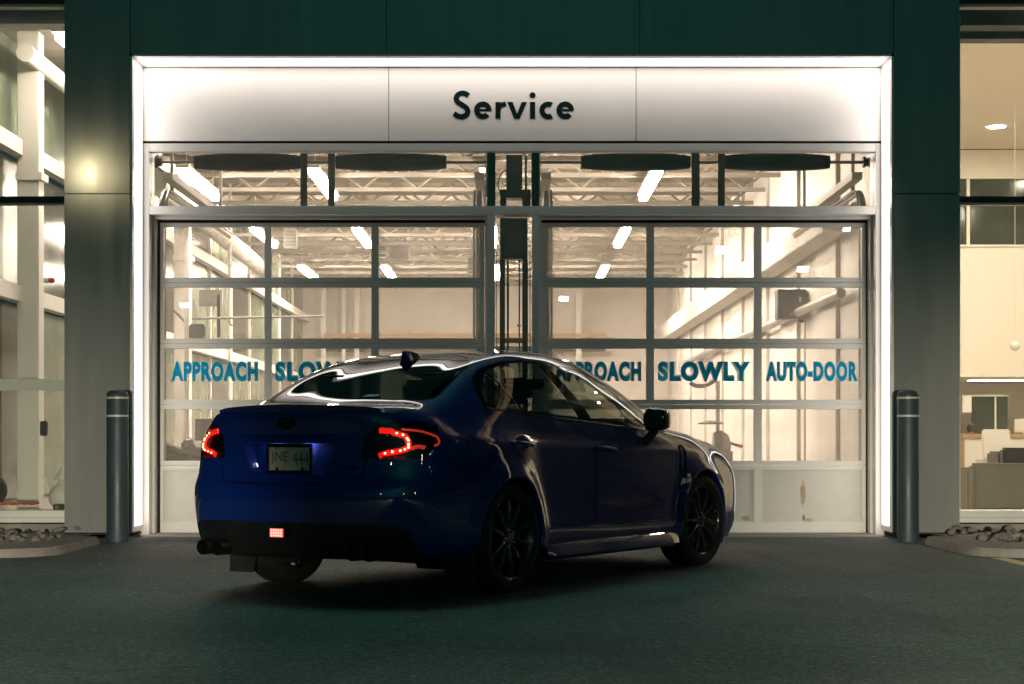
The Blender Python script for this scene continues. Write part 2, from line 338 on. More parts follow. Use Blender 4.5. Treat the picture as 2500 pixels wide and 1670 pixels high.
# ------------------------------------------------------------------ ground
g = MB().quad((-150, -150, 0), (150, -150, 0), (150, 16.30, 0), (-150, 16.30, 0)).build('ground', M['asphalt']); tag(g, kind='structure')
g = box_obj('threshold', M['concrete'], None, -3.40, 3.40, 16.305, 17.3, -0.2, 0.006); tag(g, kind='structure')
def island(side):
    # concrete kerb with a rounded inner corner, seen from above: outer edge straight, corner radius, return towards the pillar
    s = side; x0 = 3.50
    pts = [(12.0, 13.42)]
    r = 0.45
    for k in range(9):
        a = R(-90 - 90 * k / 8); pts.append((x0 + r + r * math.cos(a), 13.42 + r + r * math.sin(a)))
    pts += [(x0 + 0.02, 15.2), (x0 + 0.06, 15.28), (x0 + 0.30, 15.30), (x0 + 0.34, 15.25), (x0 + 0.35, 14.5), (x0 + 0.6, 14.42), (12.0, 14.40)]
    poly = [(s * x, y) for x, y in pts]
    if s < 0: poly = poly[::-1]
    o = MB().prism(poly, 0.165, lambda x, y, t: (x, y, t - 0.10)).build('kerb', M['concrete'], bevel=0.02)
    for v in o.data.vertices:                                       # ramps down towards the bollard
        if v.co.z > 0.03 and v.co.y > 14.3: v.co.z -= 0.0
    tag(o, kind='structure')
    bed = MB().box(s * (x0 + 0.34), s * 12.0, 14.38, 16.62, -0.1, 0.035).build('gravel_bed', M['stone']); tag(bed, kind='structure')
    meshes = []
    for q in range(6):
        bm = bmesh.new(); bmesh.ops.create_icosphere(bm, subdivisions=2, radius=1)
        sx, sy, sz = random.uniform(0.8, 1.3), random.uniform(0.7, 1.0), random.uniform(0.5, 0.8)
        for v in bm.verts:
            k = 1 + random.uniform(-0.08, 0.08); v.co = Vector((v.co.x * sx, v.co.y * sy, v.co.z * sz)) * k
        me = bpy.data.meshes.new('stone'); bm.to_mesh(me); bm.free(); me.polygons.foreach_set('use_smooth', [True] * len(me.polygons)); me.materials.append(M['stone']); meshes.append(me)
    for q in range(110):
        near = q < 70
        o = new_obj('stone', random.choice(meshes), bed)
        o.location = (s * random.uniform(3.86, 5.9), random.uniform(14.46, 15.1) if near else random.uniform(15.1, 16.4), random.uniform(0.05, 0.09))
        k = random.uniform(0.022, 0.058); o.scale = (k, k, k * 0.9); o.rotation_euler = (random.uniform(-.5, .5), random.uniform(-.5, .5), random.uniform(0, 6.28))
    # the flattened dark rock pile behind the stones
    return o
island(-1); island(1)
ln = MB().quad((3.60, 8.0, 0.004), (3.72, 8.0, 0.004), (3.72, 13.40, 0.004), (3.60, 13.40, 0.004)).build('stall_line', M['yellow']); tag(ln, kind='structure')
lf = MB(); lf.v = [(0, 0, 0), (0.02, 0.012, 0.008), (0.045, 0.004, 0.004), (0.03, -0.016, 0.007), (0.01, -0.014, 0.003)]; lf.f = [(0, 4, 3, 2, 1)]
lf = lf.build('fallen_leaf', M['wood']); lf.location = (ax(238, 12.6), 12.6, 0.012); tag(lf, 'tiny pale dead leaf lying alone on the dark asphalt at left', 'leaf')

# ------------------------------------------------------------------ building shell
bld = empty('service_building', (0, YP, 0), label='dark metal clad portal of the service bay with a glowing white inner frame', cat='building')
def part(name, m, x0, x1, y0, y1, z0, z1, bevel=0.0, root=None):
    root = root or bld; l = root.location
    return box_obj(name, m, root, x0 - l.x, x1 - l.x, y0 - l.y, y1 - l.y, z0 - l.z, z1 - l.z, bevel)
xl0, xl1 = ax(157, YP), ax(317, YP)
zj = az(473, YP); zf = az(137, YP); zb = 0.045
for s in (-1, 1):
    a, b = sorted((s * -xl0, s * -xl1))
    part('cladding_panel', M['clad'], a, b, YP, YP + 0.54, zb, zj - 0.005, 0.003)
    part('cladding_panel', M['clad'], a, b, YP, YP + 0.54, zj + 0.005, 6.6, 0.003)
    part('panel_backing', M['rubber'], a + 0.03, b - 0.03, YP + 0.03, YP + 0.5, 0.0, 6.5)
    # return liner and its light strip
    i0, i1 = (b + 0.001, b + 0.022) if s < 0 else (a - 0.022, a - 0.001)
    part('portal_liner', M['liner'], i0, i1, YP + 0.005, YB - 0.003, zb, zf)
    e0, e1 = (i1 + 0.0005, i1 + 0.004) if s < 0 else (i0 - 0.004, i0 - 0.0005)
    part('light_strip', M['led'], e0, e1, YP + 0.11, YB - 0.06, 0.10, zf - 0.06)
part('portal_liner', M['liner'], xl1 + 0.024, -xl1 - 0.024, YP + 0.005, YB - 0.003, zf, zf + 0.02)
part('light_strip', M['led'], xl1 + 0.06, -xl1 - 0.06, YP + 0.11, YB - 0.06, zf - 0.004, zf - 0.0005)
js = [xl1 + 0.004, ax(943, YP), ax(1562, YP), -xl1 - 0.004]
for a, b in zip(js[:-1], js[1:]): part('fascia_panel', M['clad'], a + 0.003, b - 0.003, YP + 0.002, YP + 0.5, zf + 0.021, 6.6, 0.003)
part('panel_backing', M['rubber'], xl1, -xl1, YP + 0.03, YP + 0.45, zf + 0.05, 6.5)
# upper walls to either side of the portal (outside the picture) and the wall over the doors
part('upper_wall', M['clad'], -14, xl0 - 0.01, YP + 0.12, 17.1, 5.03, 6.6)
part('upper_wall', M['clad'], -xl0 + 0.01, 14, YP + 0.12, 17.1, 5.03, 6.6)
part('header_wall', M['white'], xl0 + 0.03, -xl0 - 0.03, YB + 0.06, 17.05, az(352, YB) + 0.07, 6.5)
part('cladding_panel', M['clad'], 6.31, 14, YP + 0.1, 17.0, 0.0, 5.02)
part('cladding_panel', M['clad'], -14, -7.01, YP + 0.1, 17.0, 0.0, 5.02)
part('flat_roof', M['ceil'], -14, 14, 17.1, 47, 8.5, 8.7)

# sign over the doors
sign = empty('service_sign', (0, YB, az(347, YB)), label='white backlit sign panel with dark raised letters reading Service', cat='sign')
zs0, zs1 = az(346, YB), zf - 0.006
sx = [ax(345, YB), ax(949, YB), ax(1553, YB), ax(2158, YB)]
for a, b in zip(sx[:-1], sx[1:]): part('sign_panel', M['sign'], a + 0.003, b - 0.003, YB, YB + 0.05, zs0 + 0.008, zs1, 0.002, root=sign)
part('sign_backing', M['rubber'], sx[0], sx[3], YB + 0.02, YB + 0.055, zs0 - 0.01, zs1 - 0.01, root=sign)
def ring(cx, cy, r, a0, a1, w, n=28):
    o = [(cx + (r + w / 2) * math.cos(R(a0 + (a1 - a0) * k / n)), cy + (r + w / 2) * math.sin(R(a0 + (a1 - a0) * k / n))) for k in range(n + 1)]
    i = [(cx + (r - w / 2) * math.cos(R(a0 + (a1 - a0) * k / n)), cy + (r - w / 2) * math.sin(R(a0 + (a1 - a0) * k / n))) for k in range(n + 1)]
    return o, i
def stroke(path, w, n=10):
    c = crom([(p[0], p[1], 0) for p in path], n) if n > 1 else [Vector((p[0], p[1], 0)) for p in path]; o = []; i = []
    for k, p in enumerate(c):
        d = (c[min(k + 1, len(c) - 1)] - c[max(k - 1, 0)]).normalized(); nn = Vector((-d.y, d.x, 0))
        o.append((p + nn * w / 2)[:2]); i.append((p - nn * w / 2)[:2])
    return o, i
DEP = [0.0]
def letter(strips, polys):
    mb = MB(); k = 0.2129 * YB / F
    def T(x, y, t): return (ax(1000 + x * 0.2129, YB), t - 0.0045 - DEP[0], az(180 - y * 0.2129, YB) - sign.location.z)   # y is minus the zoom row
    for o, i in strips:
        for q in range(len(o) - 1):
            mb.prism([i[q], i[q + 1], o[q + 1], o[q]], 0.004, T); DEP[0] += 0.000004
    for p in polys: mb.prism(p, 0.004, T); DEP[0] += 0.000004
    return mb
W_ = 59
def rect(x0, x1, y0, y1): return [(x0, -y1), (x1, -y1), (x1, -y0), (x0, -y0)]
letters = [
    letter([stroke([(676, -253), (640, -229), (596, -224), (553, -244), (535, -284), (552, -325), (600, -356), (645, -388), (666, -428), (652, -471), (607, -492), (560, -487), (508, -458)], W_, 6)], []),
    letter([ring(840, -419, 71, 0, 318, W_)], [rect(800, 936, 404, 428)]),
    letter([stroke([(1014, -450), (1022, -400), (1048, -362), (1104, -346)], 54, 6)], [rect(985, 1043, 325, 515)]),
    letter([], [[(1120, -325), (1200, -515), (1232, -515), (1232, -462), (1182, -325)], [(1232, -462), (1232, -515), (1262, -515), (1345, -325), (1285, -325)]]),
    letter([], [rect(1380, 1440, 325, 515), [(1410 + 35 * math.cos(k * .3142), -248 + 35 * math.sin(k * .3142)) for k in range(20)]]),
    letter([ring(1590, -421, 72, 58, 302, W_)], []),
    letter([ring(1784, -419, 71, 0, 318, W_)], [rect(1745, 1880, 404, 428)])]
for l in letters: l.build('letter', M['letter'], sign)

# frame around doors and transom
frm = empty('door_surround', (0, YB, 0), label='silver aluminium frame around both overhead doors and the window strip above', cat='door frame')
jx = [ax(345, YB), ax(364, YB), ax(1190, YB), ax(1208, YB), ax(1299, YB), ax(1316, YB), ax(2138, YB), ax(2158, YB)]
zh0, zh1 = az(370, YB), az(350, YB); zt0, zt1 = az(523, YB), az(503, YB)
part('jamb', M['alu2'], jx[0], jx[1], YB, YB + 0.26, 0, zh1, 0.004, frm)
part('jamb', M['alu2'], jx[6], jx[7], YB, YB + 0.26, 0, zh1, 0.004, frm)
part('head_rail', M['alu2'], jx[1] + 0.001, jx[6] - 0.001, YB + 0.001, YB + 0.12, zh0, zh1, 0.004, frm)
part('transom_rail', M['alu2'], jx[1] + 0.001, jx[6] - 0.001, YB + 0.001, YB + 0.26, zt0, zt1, 0.004, frm)
part('mullion', M['alu2'], jx[2], jx[3], YB + 0.001, YB + 0.26, 0, zt0 - 0.001, 0.004, frm)
part('mullion', M['alu2'], jx[4], jx[5], YB + 0.001, YB + 0.26, 0, zt0 - 0.001, 0.004, frm)
for a, b in ((jx[1], ax(391, YD)), (ax(1184, YD), jx[2]), (jx[5], ax(1320, YD)), (ax(2116, YD), jx[6])):
    part('rubber_seal', M['rubber'], a, b, YD + 0.055, YD + 0.09, 0, zt0, 0, frm)
for a, b in ((jx[1], jx[2]), (jx[5], jx[6])):
    part('rubber_seal', M['rubber'], a + 0.002, b - 0.002, YD + 0.056, YD + 0.1, az(550, YD), zt1 - 0.01, 0, frm)
    part('door_stop', M['alu2'], a + 0.002, b - 0.002, YB + 0.14, YB + 0.2, zt0 - 0.028, zt0 - 0.001, 0, frm)
    part('door_stop', M['alu'], a + 0.001, a + 0.025, YB + 0.14, YB + 0.26, 0, zt0 - 0.03, 0, frm)
    part('door_stop', M['alu'], b - 0.025, b - 0.001, YB + 0.14, YB + 0.26, 0, zt0 - 0.03, 0, frm)
part('pane', M['dusty'], jx[1], (jx[2] + jx[3]) / 2, YB + 0.07, YB + 0.078, zt1, zh0, 0, frm)
part('pane', M['clean'], (jx[2] + jx[3]) / 2 + 0.003, (jx[4] + jx[5]) / 2, YB + 0.07, YB + 0.078, zt1, zh0, 0, frm)
part('pane', M['clean'], (jx[4] + jx[5]) / 2 + 0.003, jx[6], YB + 0.07, YB + 0.078, zt1, zh0, 0, frm)
part('pane', M['clean'], jx[3], jx[4], YB + 0.07, YB + 0.078, 0.02, zt0, 0, frm)
part('inner_post', M['black'], jx[2] - 0.005, jx[3] + 0.005, YB + 0.09, YB + 0.18, zt1, zh0, 0, frm)
part('inner_post', M['black'], jx[4] - 0.005, jx[5] + 0.005, YB + 0.09, YB + 0.18, zt1, zh0, 0, frm)

# ------------------------------------------------------------------ overhead doors
def overhead_door(cols, x0, x1, words, label):
    root = empty('overhead_door', ((x0 + x1) / 2, YD, 0), label=label, cat='garage door', group='overhead doors of the service bay')
    rx = root.location.x
    rows = [(554, 677.5), (702, 826.6), (851, 975.7), (999, 1125), (1147, 1275)]
    seams = [544, 690, 839, 987, 1136, 1300.5]
    for k, (r0, r1) in enumerate(rows):
        top, bot = az(seams[k], YD) - 0.0012, az(seams[k + 1], YD) + 0.0012
        pz1, pz0 = az(r0, YD), az(r1, YD)
        part('rail', M['alu'], x0, x1, YD, YD + 0.05, pz1, top, 0.004, root)
        part('rail', M['alu'], x0, x1, YD, YD + 0.05, bot, pz0, 0.004, root)
        ed = [x0] + [c for col in cols for c in col] + [x1]
        for i in range(4): part('stile', M['alu'], ed[2 * i], ed[2 * i + 1], YD + 0.001, YD + 0.049, pz0 + 0.0005, pz1 - 0.0005, 0.003, root)
        for i, (a, b) in enumerate(cols):
            if k < 4: part('pane', M['mist_haze'] if k == 0 else M['pane'], a, b, YD + 0.022, YD + 0.028, pz0, pz1, 0, root)
            else: part('solid_panel', M['steel%d' % (i if rx > 0 else 0)], a, b, YD + 0.018, YD + 0.035, pz0, pz1, 0, root)
    for (t, px0, px1) in words:
        for nm, m_, off, yy in (('lettering_outline', M['halo'], 0.098, YD + 0.0195), ('lettering', M['blue'], 0.055, YD + 0.017)):
            o = fit_text(nm, t, m_, root, ax(px0, YD) - rx - (0.008 if off > 0.03 else 0), ax(px1, YD) - rx + (0.008 if off > 0.03 else 0), az(929, YD) - (0.008 if off > 0.03 else 0), az(884, YD) + (0.008 if off > 0.03 else 0), yy - YD, off)
    part('bottom_seal', M['rubber'], x0, x1, YD + 0.01, YD + 0.04, 0.007, az(1300.5, YD) + 0.001, 0, root)
    return root
def rs(px, py, hw, hh, col, k): return (ax(px, YD) , az(py, YD), hw, hh, col, k)
M['steel0'] = mat('door_panel_steel', (0.60, 0.57, 0.52), rough=0.5, var=0.05, scale=9, bump=0.12, bscale=260)
c2 = [(ax(a, YD), ax(b, YD)) for a, b in ((1335, 1577.6), (1596.7, 1840.7), (1860, 2104))]
c1 = [(ax(a, YD), ax(b, YD)) for a, b in ((399.5, 645.5), (662.6, 906.5), (924.6, 1172))]
dx2 = (ax(1321, YD) + ax(2114, YD)) / 2
def sh(l): return [(x - dx2, z, hw, hh, c, k) for (x, z, hw, hh, c, k) in l]
M['steel1'] = rust_mat('door_panel_rust_low', (0.60, 0.57, 0.52), sh([rs(1822, 1266, 0.05, 0.03, (0.20, 0.13, 0.06), 0.6)]))
M['steel2'] = rust_mat('door_panel_rust_run', (0.60, 0.57, 0.52), sh([rs(1961, 1205, 0.028, 0.13, (0.36, 0.22, 0.09), 0.85), rs(1963, 1265, 0.014, 0.03, (0.10, 0.06, 0.03), 0.9), rs(1975, 1270, 0.06, 0.02, (0.25, 0.17, 0.09), 0.5)]))
d1 = overhead_door(c1, ax(391, YD), ax(1183, YD), [('APPROACH', 419, 627), ('SLOWLY', 673, 895)], 'glazed overhead door on the left, behind the trunk of the blue car')
d2 = overhead_door(c2, ax(1321, YD), ax(2114, YD), [('APPROACH', 1356, 1564), ('SLOWLY', 1608, 1830), ('AUTO-DOOR', 1872, 2093)], 'glazed overhead door on the right with blue AUTO-DOOR lettering and a rust run')
# door hardware behind the window strip
YS = 17.35
def springs(spans, brackets, s0, s1, drumx, label):
    root = empty('door_spring_shaft', (ax((s0 + s1) / 2, YS), YS, az(396, YS)), label=label, cat='door spring', group='spring shafts behind the window strip')
    l = root.location
    MB().tube([(ax(s0, YS) - l.x, 0, 0), (ax(s1, YS) - l.x, 0, 0)], 0.016, 10).build('shaft', M['grey'], root, smooth=True)
    for a, b in spans:
        prof = [(0.0, 0), (0.062, 0.0), (0.066, 0.01), (0.066, 0.03)]; Lw = ax(b, YS) - ax(a, YS); n = 26
        prof += [(0.066 + 0.022 * math.sin(math.pi * k / n) ** 0.7, 0.03 + (Lw - 0.06) * k / n) for k in range(1, n)]
        prof += [(0.066, Lw - 0.03), (0.062, Lw), (0, Lw)]
        MB().lathe(prof, 'x', 24, (ax(a, YS) - l.x, 0, 0)).build('coil_spring', M['drum'], root, smooth=50)
    for a, b in brackets:
        part('bracket', M['dkmetal'], ax(a, YS), ax(b, YS), YS - 0.09, YS - 0.085, az(506, YS), az(378, YS), 0, root)
    MB().lathe([(0, 0), (0.055, 0), (0.055, 0.02), (0.042, 0.03), (0.042, 0.06), (0.055, 0.07), (0, 0.07)], 'x', 20, (ax(drumx, YS) - l.x, 0, 0)).build('cable_drum', M['dkmetal'], root, smooth=30)
    return root
springs(((475, 735), (820, 1090)), ((736, 753), (803, 820)), 378, 1200, 379, 'black coil springs on a shaft above the left overhead door')
springs(((1418, 1685), (1765, 2025)), ((1686, 1706), (1750, 1767)), 1310, 2120, 2106, 'black coil springs on a shaft above the right overhead door')
def track(x, s, label):
    root = empty('door_track', (x, 17.15, 0), label=label, cat='door track', group='curved tracks of the overhead doors')
    pts = [(0, 0, 0.02), (0, 0, 2.95)] + [(0, 0.32 - 0.32 * math.cos(R(a)), 2.95 + 0.36 * math.sin(R(a))) for a in range(10, 91, 10)] + [(0, 4.2, 3.33)]
    mb = MB()
    for dx, r in ((0, 0.028), (s * 0.045, 0.012)):
        mb.tube([(p[0] + dx, p[1], p[2] + (0 if r > .02 else 0.02)) for p in pts], r, 8)
    mb.build('rail', M['galv'], root, smooth=True)
    MB().tube([(s * -0.06, 0.9, 3.35), (s * -0.06, 0.9, 4.9)], 0.02, 6).build('hanger', M['galv'], root)
    MB().tube([(s * -0.06, 3.9, 3.35), (s * -0.06, 3.9, 4.9)], 0.02, 6).build('hanger', M['galv'], root)
    part('angle', M['white'], x - 0.05, x + 0.05, 17.5, 21.4, 3.45, 3.52, 0, root)
for x, s, lb in ((ax(384, YD) , 1, 'curved steel track at the left edge of the left overhead door'), (ax(1176, YD) - 0.03, -1, 'steel track of the left overhead door beside the central posts'),
                 (ax(1328, YD) + 0.03, 1, 'steel track of the right overhead door beside the central posts'), (ax(2118, YD), -1, 'curved steel track at the right edge of the right overhead door')):
    track(x, s, lb)
op = empty('door_operator', (ax(1254, 17.5), 17.5, 0), label='black chain operator on tall posts between the two overhead doors', cat='door opener')
def pz(name, m, px0, px1, py0, py1, Y, d=0.08, root=op): return part(name, m, ax(px0, Y), ax(px1, Y), Y, Y + d, max(0.0, az(py1, Y)), az(py0, Y), 0.003, root)
pz('motor', M['black'], 1236, 1275, 378, 483, 17.5, 0.2); pz('yoke', M['black'], 1221, 1236, 462, 505, 17.48); pz('yoke', M['black'], 1275, 1296, 462, 505, 17.48)
pz('gear_box', M['black'], 1221, 1288, 532, 632, 17.45, 0.2)
pz('post', M['dkmetal'], 1220, 1233, 633, 1300, 17.5); pz('post', M['dkmetal'], 1275, 1289, 633, 1300, 17.5)
for a, r in ((1240, 0.012), (1268, 0.008), (1212, 0.004), (1294, 0.005)):
    MB().tube([(ax(a, 17.6) - op.location.x, 0.1, 0.02), (ax(a, 17.6) - op.location.x, 0.1, 2.75)], r, 6).build('conduit', M['dkmetal'], op)
pz('cross_bar', M['grey'], 1221, 1289, 825, 837, 17.58, 0.03); pz('switch', M['grey'], 1262, 1272, 792, 797, 17.49, 0.04)
MB().tube(crom([(ax(1222, 17.5) - op.location.x, 0, az(476, 17.5)), (ax(1216, 17.5) - op.location.x, -0.02, az(450, 17.5)), (ax(1224, 17.5) - op.location.x, 0, az(425, 17.5)), (ax(1240, 17.5) - op.location.x, 0, az(412, 17.5))], 6), 0.006, 6).build('cable', M['black'], op)
MB().tube([(ax(1284, 17.45) - op.location.x, -.02, az(380, 17.45)), (ax(1284, 17.45) - op.location.x, -.02, az(470, 17.45))], 0.012, 6).build('chain', M['dkmetal'], op)

# ------------------------------------------------------------------ bollards
def bollard(x, label):
    root = empty('bollard', (x, 15.55, 0), label=label, cat='bollard', group='bollards at the driveway edges')
    r = 0.095; H = 1.324
    MB().lathe([(0, -0.05), (r, -0.05), (r, H - 0.05), (r * .97, H - 0.03), (r * .86, H - 0.012), (r * .6, H - 0.002), (0, H)], 'z', 40).build('post', M['bollard'], root, smooth=60)
    for z in (H - 0.068, H - 0.225): MB().lathe([(r + 0.0005, z - 0.009), (r + 0.0025, z - 0.009), (r + 0.0025, z + 0.009), (r + 0.0005, z + 0.009)], 'z', 40).build('reflective_band', M['tape'], root, smooth=60)
bollard(ax(287, 15.55), 'dark grey bollard with two pale bands in front of the left pillar')
bollard(ax(2217, 15.55), 'dark grey bollard with two pale bands in front of the right pillar')

# ------------------------------------------------------------------ side windows of the facade
YW = 16.6
def shop_window(s, label):
    xo = 4.085 * s; xe = (6.3 if s > 0 else 7.0) * s
    root = empty('shop_window', (xo, YW, 0), label=label, cat='window', group='tall windows beside the portal')
    a, b = sorted((xo, xe))
    part('base_wall', M['concrete'], a, b, YW - 0.02, YW + 0.3, 0, az(1279, YW), 0, root)
    part('sill', M['alu2'], a, b, YW - 0.06, YW + 0.35, az(1275, YW), az(1263, YW), 0.004, root)
    part('sill', M['alu2'], a, b, YW - 0.03, YW + 0.36, az(1262.5, YW), az(1247, YW), 0.004, root)
    part('cross_bar', M['dkmetal'], a, b, YW - 0.05, YW + 0.06, az(495, YW), az(481, YW), 0.003, root)
    part('cross_bar_trim', M['alu2'], a, b, YW - 0.02, YW + 0.05, az(501, YW), az(495.5, YW), 0.0, root)
    part('head', M['dkmetal'], a, b, YW - 0.05, YW + 0.1, az(10, YW), 5.02, 0.0, root)
    part('head_trim', M['alu'], a, b, YW - 0.02, YW + 0.1, az(18, YW), az(10.5, YW), 0.0, root)
    part('edge_post', M['alu'], *sorted((xo, xo + s * 0.015)), YW - 0.02, YW + 0.1, az(1246, YW), az(19, YW), 0, root)
    part('pane', M['win'], a, b, YW + 0.01, YW + 0.018, az(480.5, YW), az(19, YW), 0, root)
    part('pane', M['win'], a, b, YW + 0.01, YW + 0.018, az(1246, YW), az(501.5, YW), 0, root)
    return root
wl = shop_window(-1, 'tall window left of the portal showing a white column and round duct')
wr = shop_window(1, 'tall window right of the portal looking into the cream reception')
part('inner_rail', M['white'], -6.9, -4.10, YW + 0.12, YW + 0.2, az(953, YW + 0.12), az(925, YW + 0.12), 0, wl)
part('inner_header', M['alu'], -6.9, -4.10, YW + 0.35, YW + 0.6, az(58, YW + .35), az(19, YW + .35), 0, wl)
part('inner_header', M['dkmetal'], 4.28, 6.3, YW + 0.35, YW + 0.6, az(62, YW + .35), az(19, YW + .35), 0, wr)
part('inner_header', M['dkmetal'], 4.28, 6.3, YW + 0.7, YW + 0.9, az(95, YW + .7), az(70, YW + .7), 0, wr)
part('inner_header_edge', M['cream'], 4.28, 6.3, YW + 0.65, YW + 0.69, az(69, YW + .7), az(63, YW + .7), 0, wr)

# ------------------------------------------------------------------ garage behind the doors
GX0, GX1, GY0, GY1, GZ = -5.35, 4.08, 17.32, 46.0, 5.3
def struct(name, m, *b): return tag(box_obj(name, m, None, *b), kind='structure')
struct('floor', M['floor'], GX0, GX1, GY0, GY1, -0.1, 0.005)
cl = struct('ceiling', M['ceil'], GX0 - 0.2, GX1, 17.06, GY1, GZ, GZ + 0.1)
struct('wall_back', M['backw'], GX0 - .2, GX1, GY1, GY1 + 0.1, 0, GZ)
wrt = struct('wall_right', M['white'], GX1, GX1 + 0.10, 17.06, GY1, 0, GZ)
wlt = struct('wall_left', M['white'], GX0 - 0.2, GX0 - 0.1, 17.06, GY1, 0, 0.25)
jm = None
for k in range(15):                                   # open web joists under the roof deck
    y = 23.4 + 1.55 * k
    if jm is None:
        mb = MB().box(GX0, GX1, -0.04, 0.04, 5.16, 5.24).box(GX0, GX1, -0.04, 0.04, 4.80, 4.86)
        n = 22; dx = (GX1 - GX0) / n
        for q in range(n):
            a, b = GX0 + q * dx, GX0 + (q + 1) * dx
            mb.tube([(a, 0, 4.84 if q % 2 else 5.18), (b, 0, 5.18 if q % 2 else 4.84)], 0.02, 5, False)
        jm = mb.mesh('roof_joist', M['joist'])
    o = new_obj('roof_joist', jm, cl); o.location = (0, y, 0)
for k in range(19):                                   # ribbed white panels along the right wall
    y0 = 17.4 + 1.5 * k
    box_obj('wall_panel', M['wallp'], wrt, GX1 - 0.05 - 0.05 * (k % 2), GX1 - 0.002, y0 + 0.012, y0 + 1.488, 0.02, GZ - 0.02, 0.008)
    box_obj('wall_seam', M['dkmetal'], wrt, GX1 - 0.035, GX1 - 0.001, y0 + 1.489, y0 + 1.511, 0.02, GZ - 0.02)
lm = MB().box(-0.06, 0.06, 0, 2.8, -0.03, 0.04).mesh('tube', M['lamp'])
lh = MB().box(-0.09, 0.09, -0.02, 2.82, 0.041, 0.09).mesh('housing', M['white'])
LX = ((-4.55, 'over the left wall'), (-2.75, 'left of the middle'), (-0.36, 'in the middle'), (2.02, 'right of the middle'))
LY = ((24.6, 'nearest the doors'), (31.3, 'second from the doors'), (38.3, 'nearest the back wall'))
for x, tx in LX:
    for y, ty in LY:
        r = empty('ceiling_light', (x, y, 4.60), label='glowing tube light in the garage row %s, %s' % (tx, ty), cat='light', group='tube lights of the garage')
        new_obj('tube', lm, r); new_obj('housing', lh, r)
        for dy in (0.3, 2.5): MB().tube([(0, dy, 0.09), (0, dy, 0.66)], 0.006, 4).build('hanger', M['white'], r)
r = empty('ceiling_light', (-4.48, 17.7, 4.90), label='glowing tube light at the top right corner of the left window', cat='light', group='tube lights of the garage')
tq = new_obj('tube', lm.copy(), r); tq.data.materials[0] = lamp_mat('dim_tube_light', (1.0, 0.83, 0.69), 70); new_obj('housing', lh, r)
# left wall: columns, girts and greenish glazing
side = empty('glazed_side_wall', (GX0, 17.1, 0), label='glazed left side wall of the garage with white rails', cat='wall')
for z in (2.36, 3.92): part('girt', M['white'], GX0 + 0.02, GX0 + 0.14, 17.4, 45.9, z, z + 0.17, 0, side)
for k in range(12):
    y0 = 17.4 + 2.38 * k
    for z0, z1 in ((0.26, 2.35), (2.54, 3.91), (4.1, 5.2)):
        part('pane', M['green'] if (k + int(z0)) % 3 else M['dkwin'], GX0 - 0.06, GX0 - 0.04, y0 + 0.05, y0 + 2.33, z0, z1, 0, side)
    part('mullion', M['white'], GX0 - 0.06, GX0 + 0.0, y0 - 0.03, y0 + 0.045, 0.25, 5.28, 0, side)
def column(x, y, w, label, h=5.25):
    r = empty('column', (x, y, 0), label=label, cat='column', group='white columns in the garage')
    part('shaft', M['white'], x - w, x + w, y - w, y + w, 0.02, h, 0.01, r)
    part('base_plate', M['white'], x - w * 1.5, x + w * 1.5, y - w * 1.5, y + w * 1.5, 0.006, 0.03, 0, r)
    part('bracket', M['white'], x - w * 1.1, x + w * 1.35, y - w * 1.2, y + w * 1.2, 3.66, 3.74, 0, r)
column(-5.16, 19.1, 0.115, 'broad white column just inside the left window')
column(-5.1, 27.6, 0.12, 'white column seen through the top left pane of the left door')
for px, w, lb in ((790, 0.06, 'thin white post at the back, left of the pair'), (871, 0.06, 'thin white post at the back, right of the pair'), (839, 0.045, 'faint thin post between the pair at the back'), (1413, 0.07, 'thin white post at the back seen through the right door')):
    column(ax(px, 45.4), 45.4, w, lb)
def duct(pts, r, label):
    o = MB().tube(pts, r, 20).build('air_duct', M['white'], smooth=50); tag(o, label, 'duct', 'round white air ducts')
    return o
duct([at(61, 128, 18.5), at(61, 128, 18.5) + Vector((0, 13, 0))], 0.094, 'round white duct with a closed end in the left window')
duct([(-4.70, 23.5, 4.30), (-4.98, 35.2, 4.30)], 0.15, 'long round white duct inside the top left pane of the left door')
def heater(px0, px1, py0, py1, Y, label, m='grey'):
    r = empty('unit_heater', (ax((px0 + px1) / 2, Y), Y, az(py1, Y)), label=label, cat='heater', group='boxes hung from the garage roof')
    l = r.location; hw = (ax(px1, Y) - ax(px0, Y)) / 2; hh = az(py0, Y) - az(py1, Y)
    box_obj('case', M[m], r, -hw, hw, 0, 0.35, 0, hh, 0.02)
    for k in range(5): box_obj('louvre', M['dkmetal'], r, -hw * .85, hw * .85, -0.012, -0.001, hh * (0.12 + 0.16 * k), hh * (0.2 + 0.16 * k))
    for x in (-hw * .2, hw * .5): MB().tube([(x, 0.15, hh), (x * 1.6, 0.15, 5.2 - l.z)], 0.012, 5).build('hanger', M['grey'], r)
heater(950, 998, 598, 634, 36, 'small grey heater hung by rods inside the third pane of the left door')
heater(1141, 1170, 624, 672, 36, 'grey heater hung at the right edge of the left door')
heater(926, 941, 590, 628, 38, 'narrow heater half hidden by a stile of the left door')
heater(693, 722, 556, 606, 33, 'bluish grey heater hung inside the second pane of the left door')
o = box_obj('wall_rail', M['dkmetal'], None, ax(793, 45.6), ax(1478, 45.6), 45.5, 45.62, az(858, 45.5), az(845, 45.5)); tag(o, 'long dark rail on the back wall of the garage', 'rail')
o = box_obj('wall_shelf', M['wood'], None, ax(793, 45.6), ax(1480, 45.6), 45.3, 45.7, az(826, 45.5), az(815, 45.5)); tag(o, 'long pale shelf above the dark rail on the back wall', 'shelf')
o = MB().tube([(ax(561, 30), 30, 0), (ax(561, 30), 30, 5.2)], 0.028, 10).build('pipe', M['white'], smooth=True); tag(o, 'thin white vertical pipe inside the first pane of the left door', 'pipe')
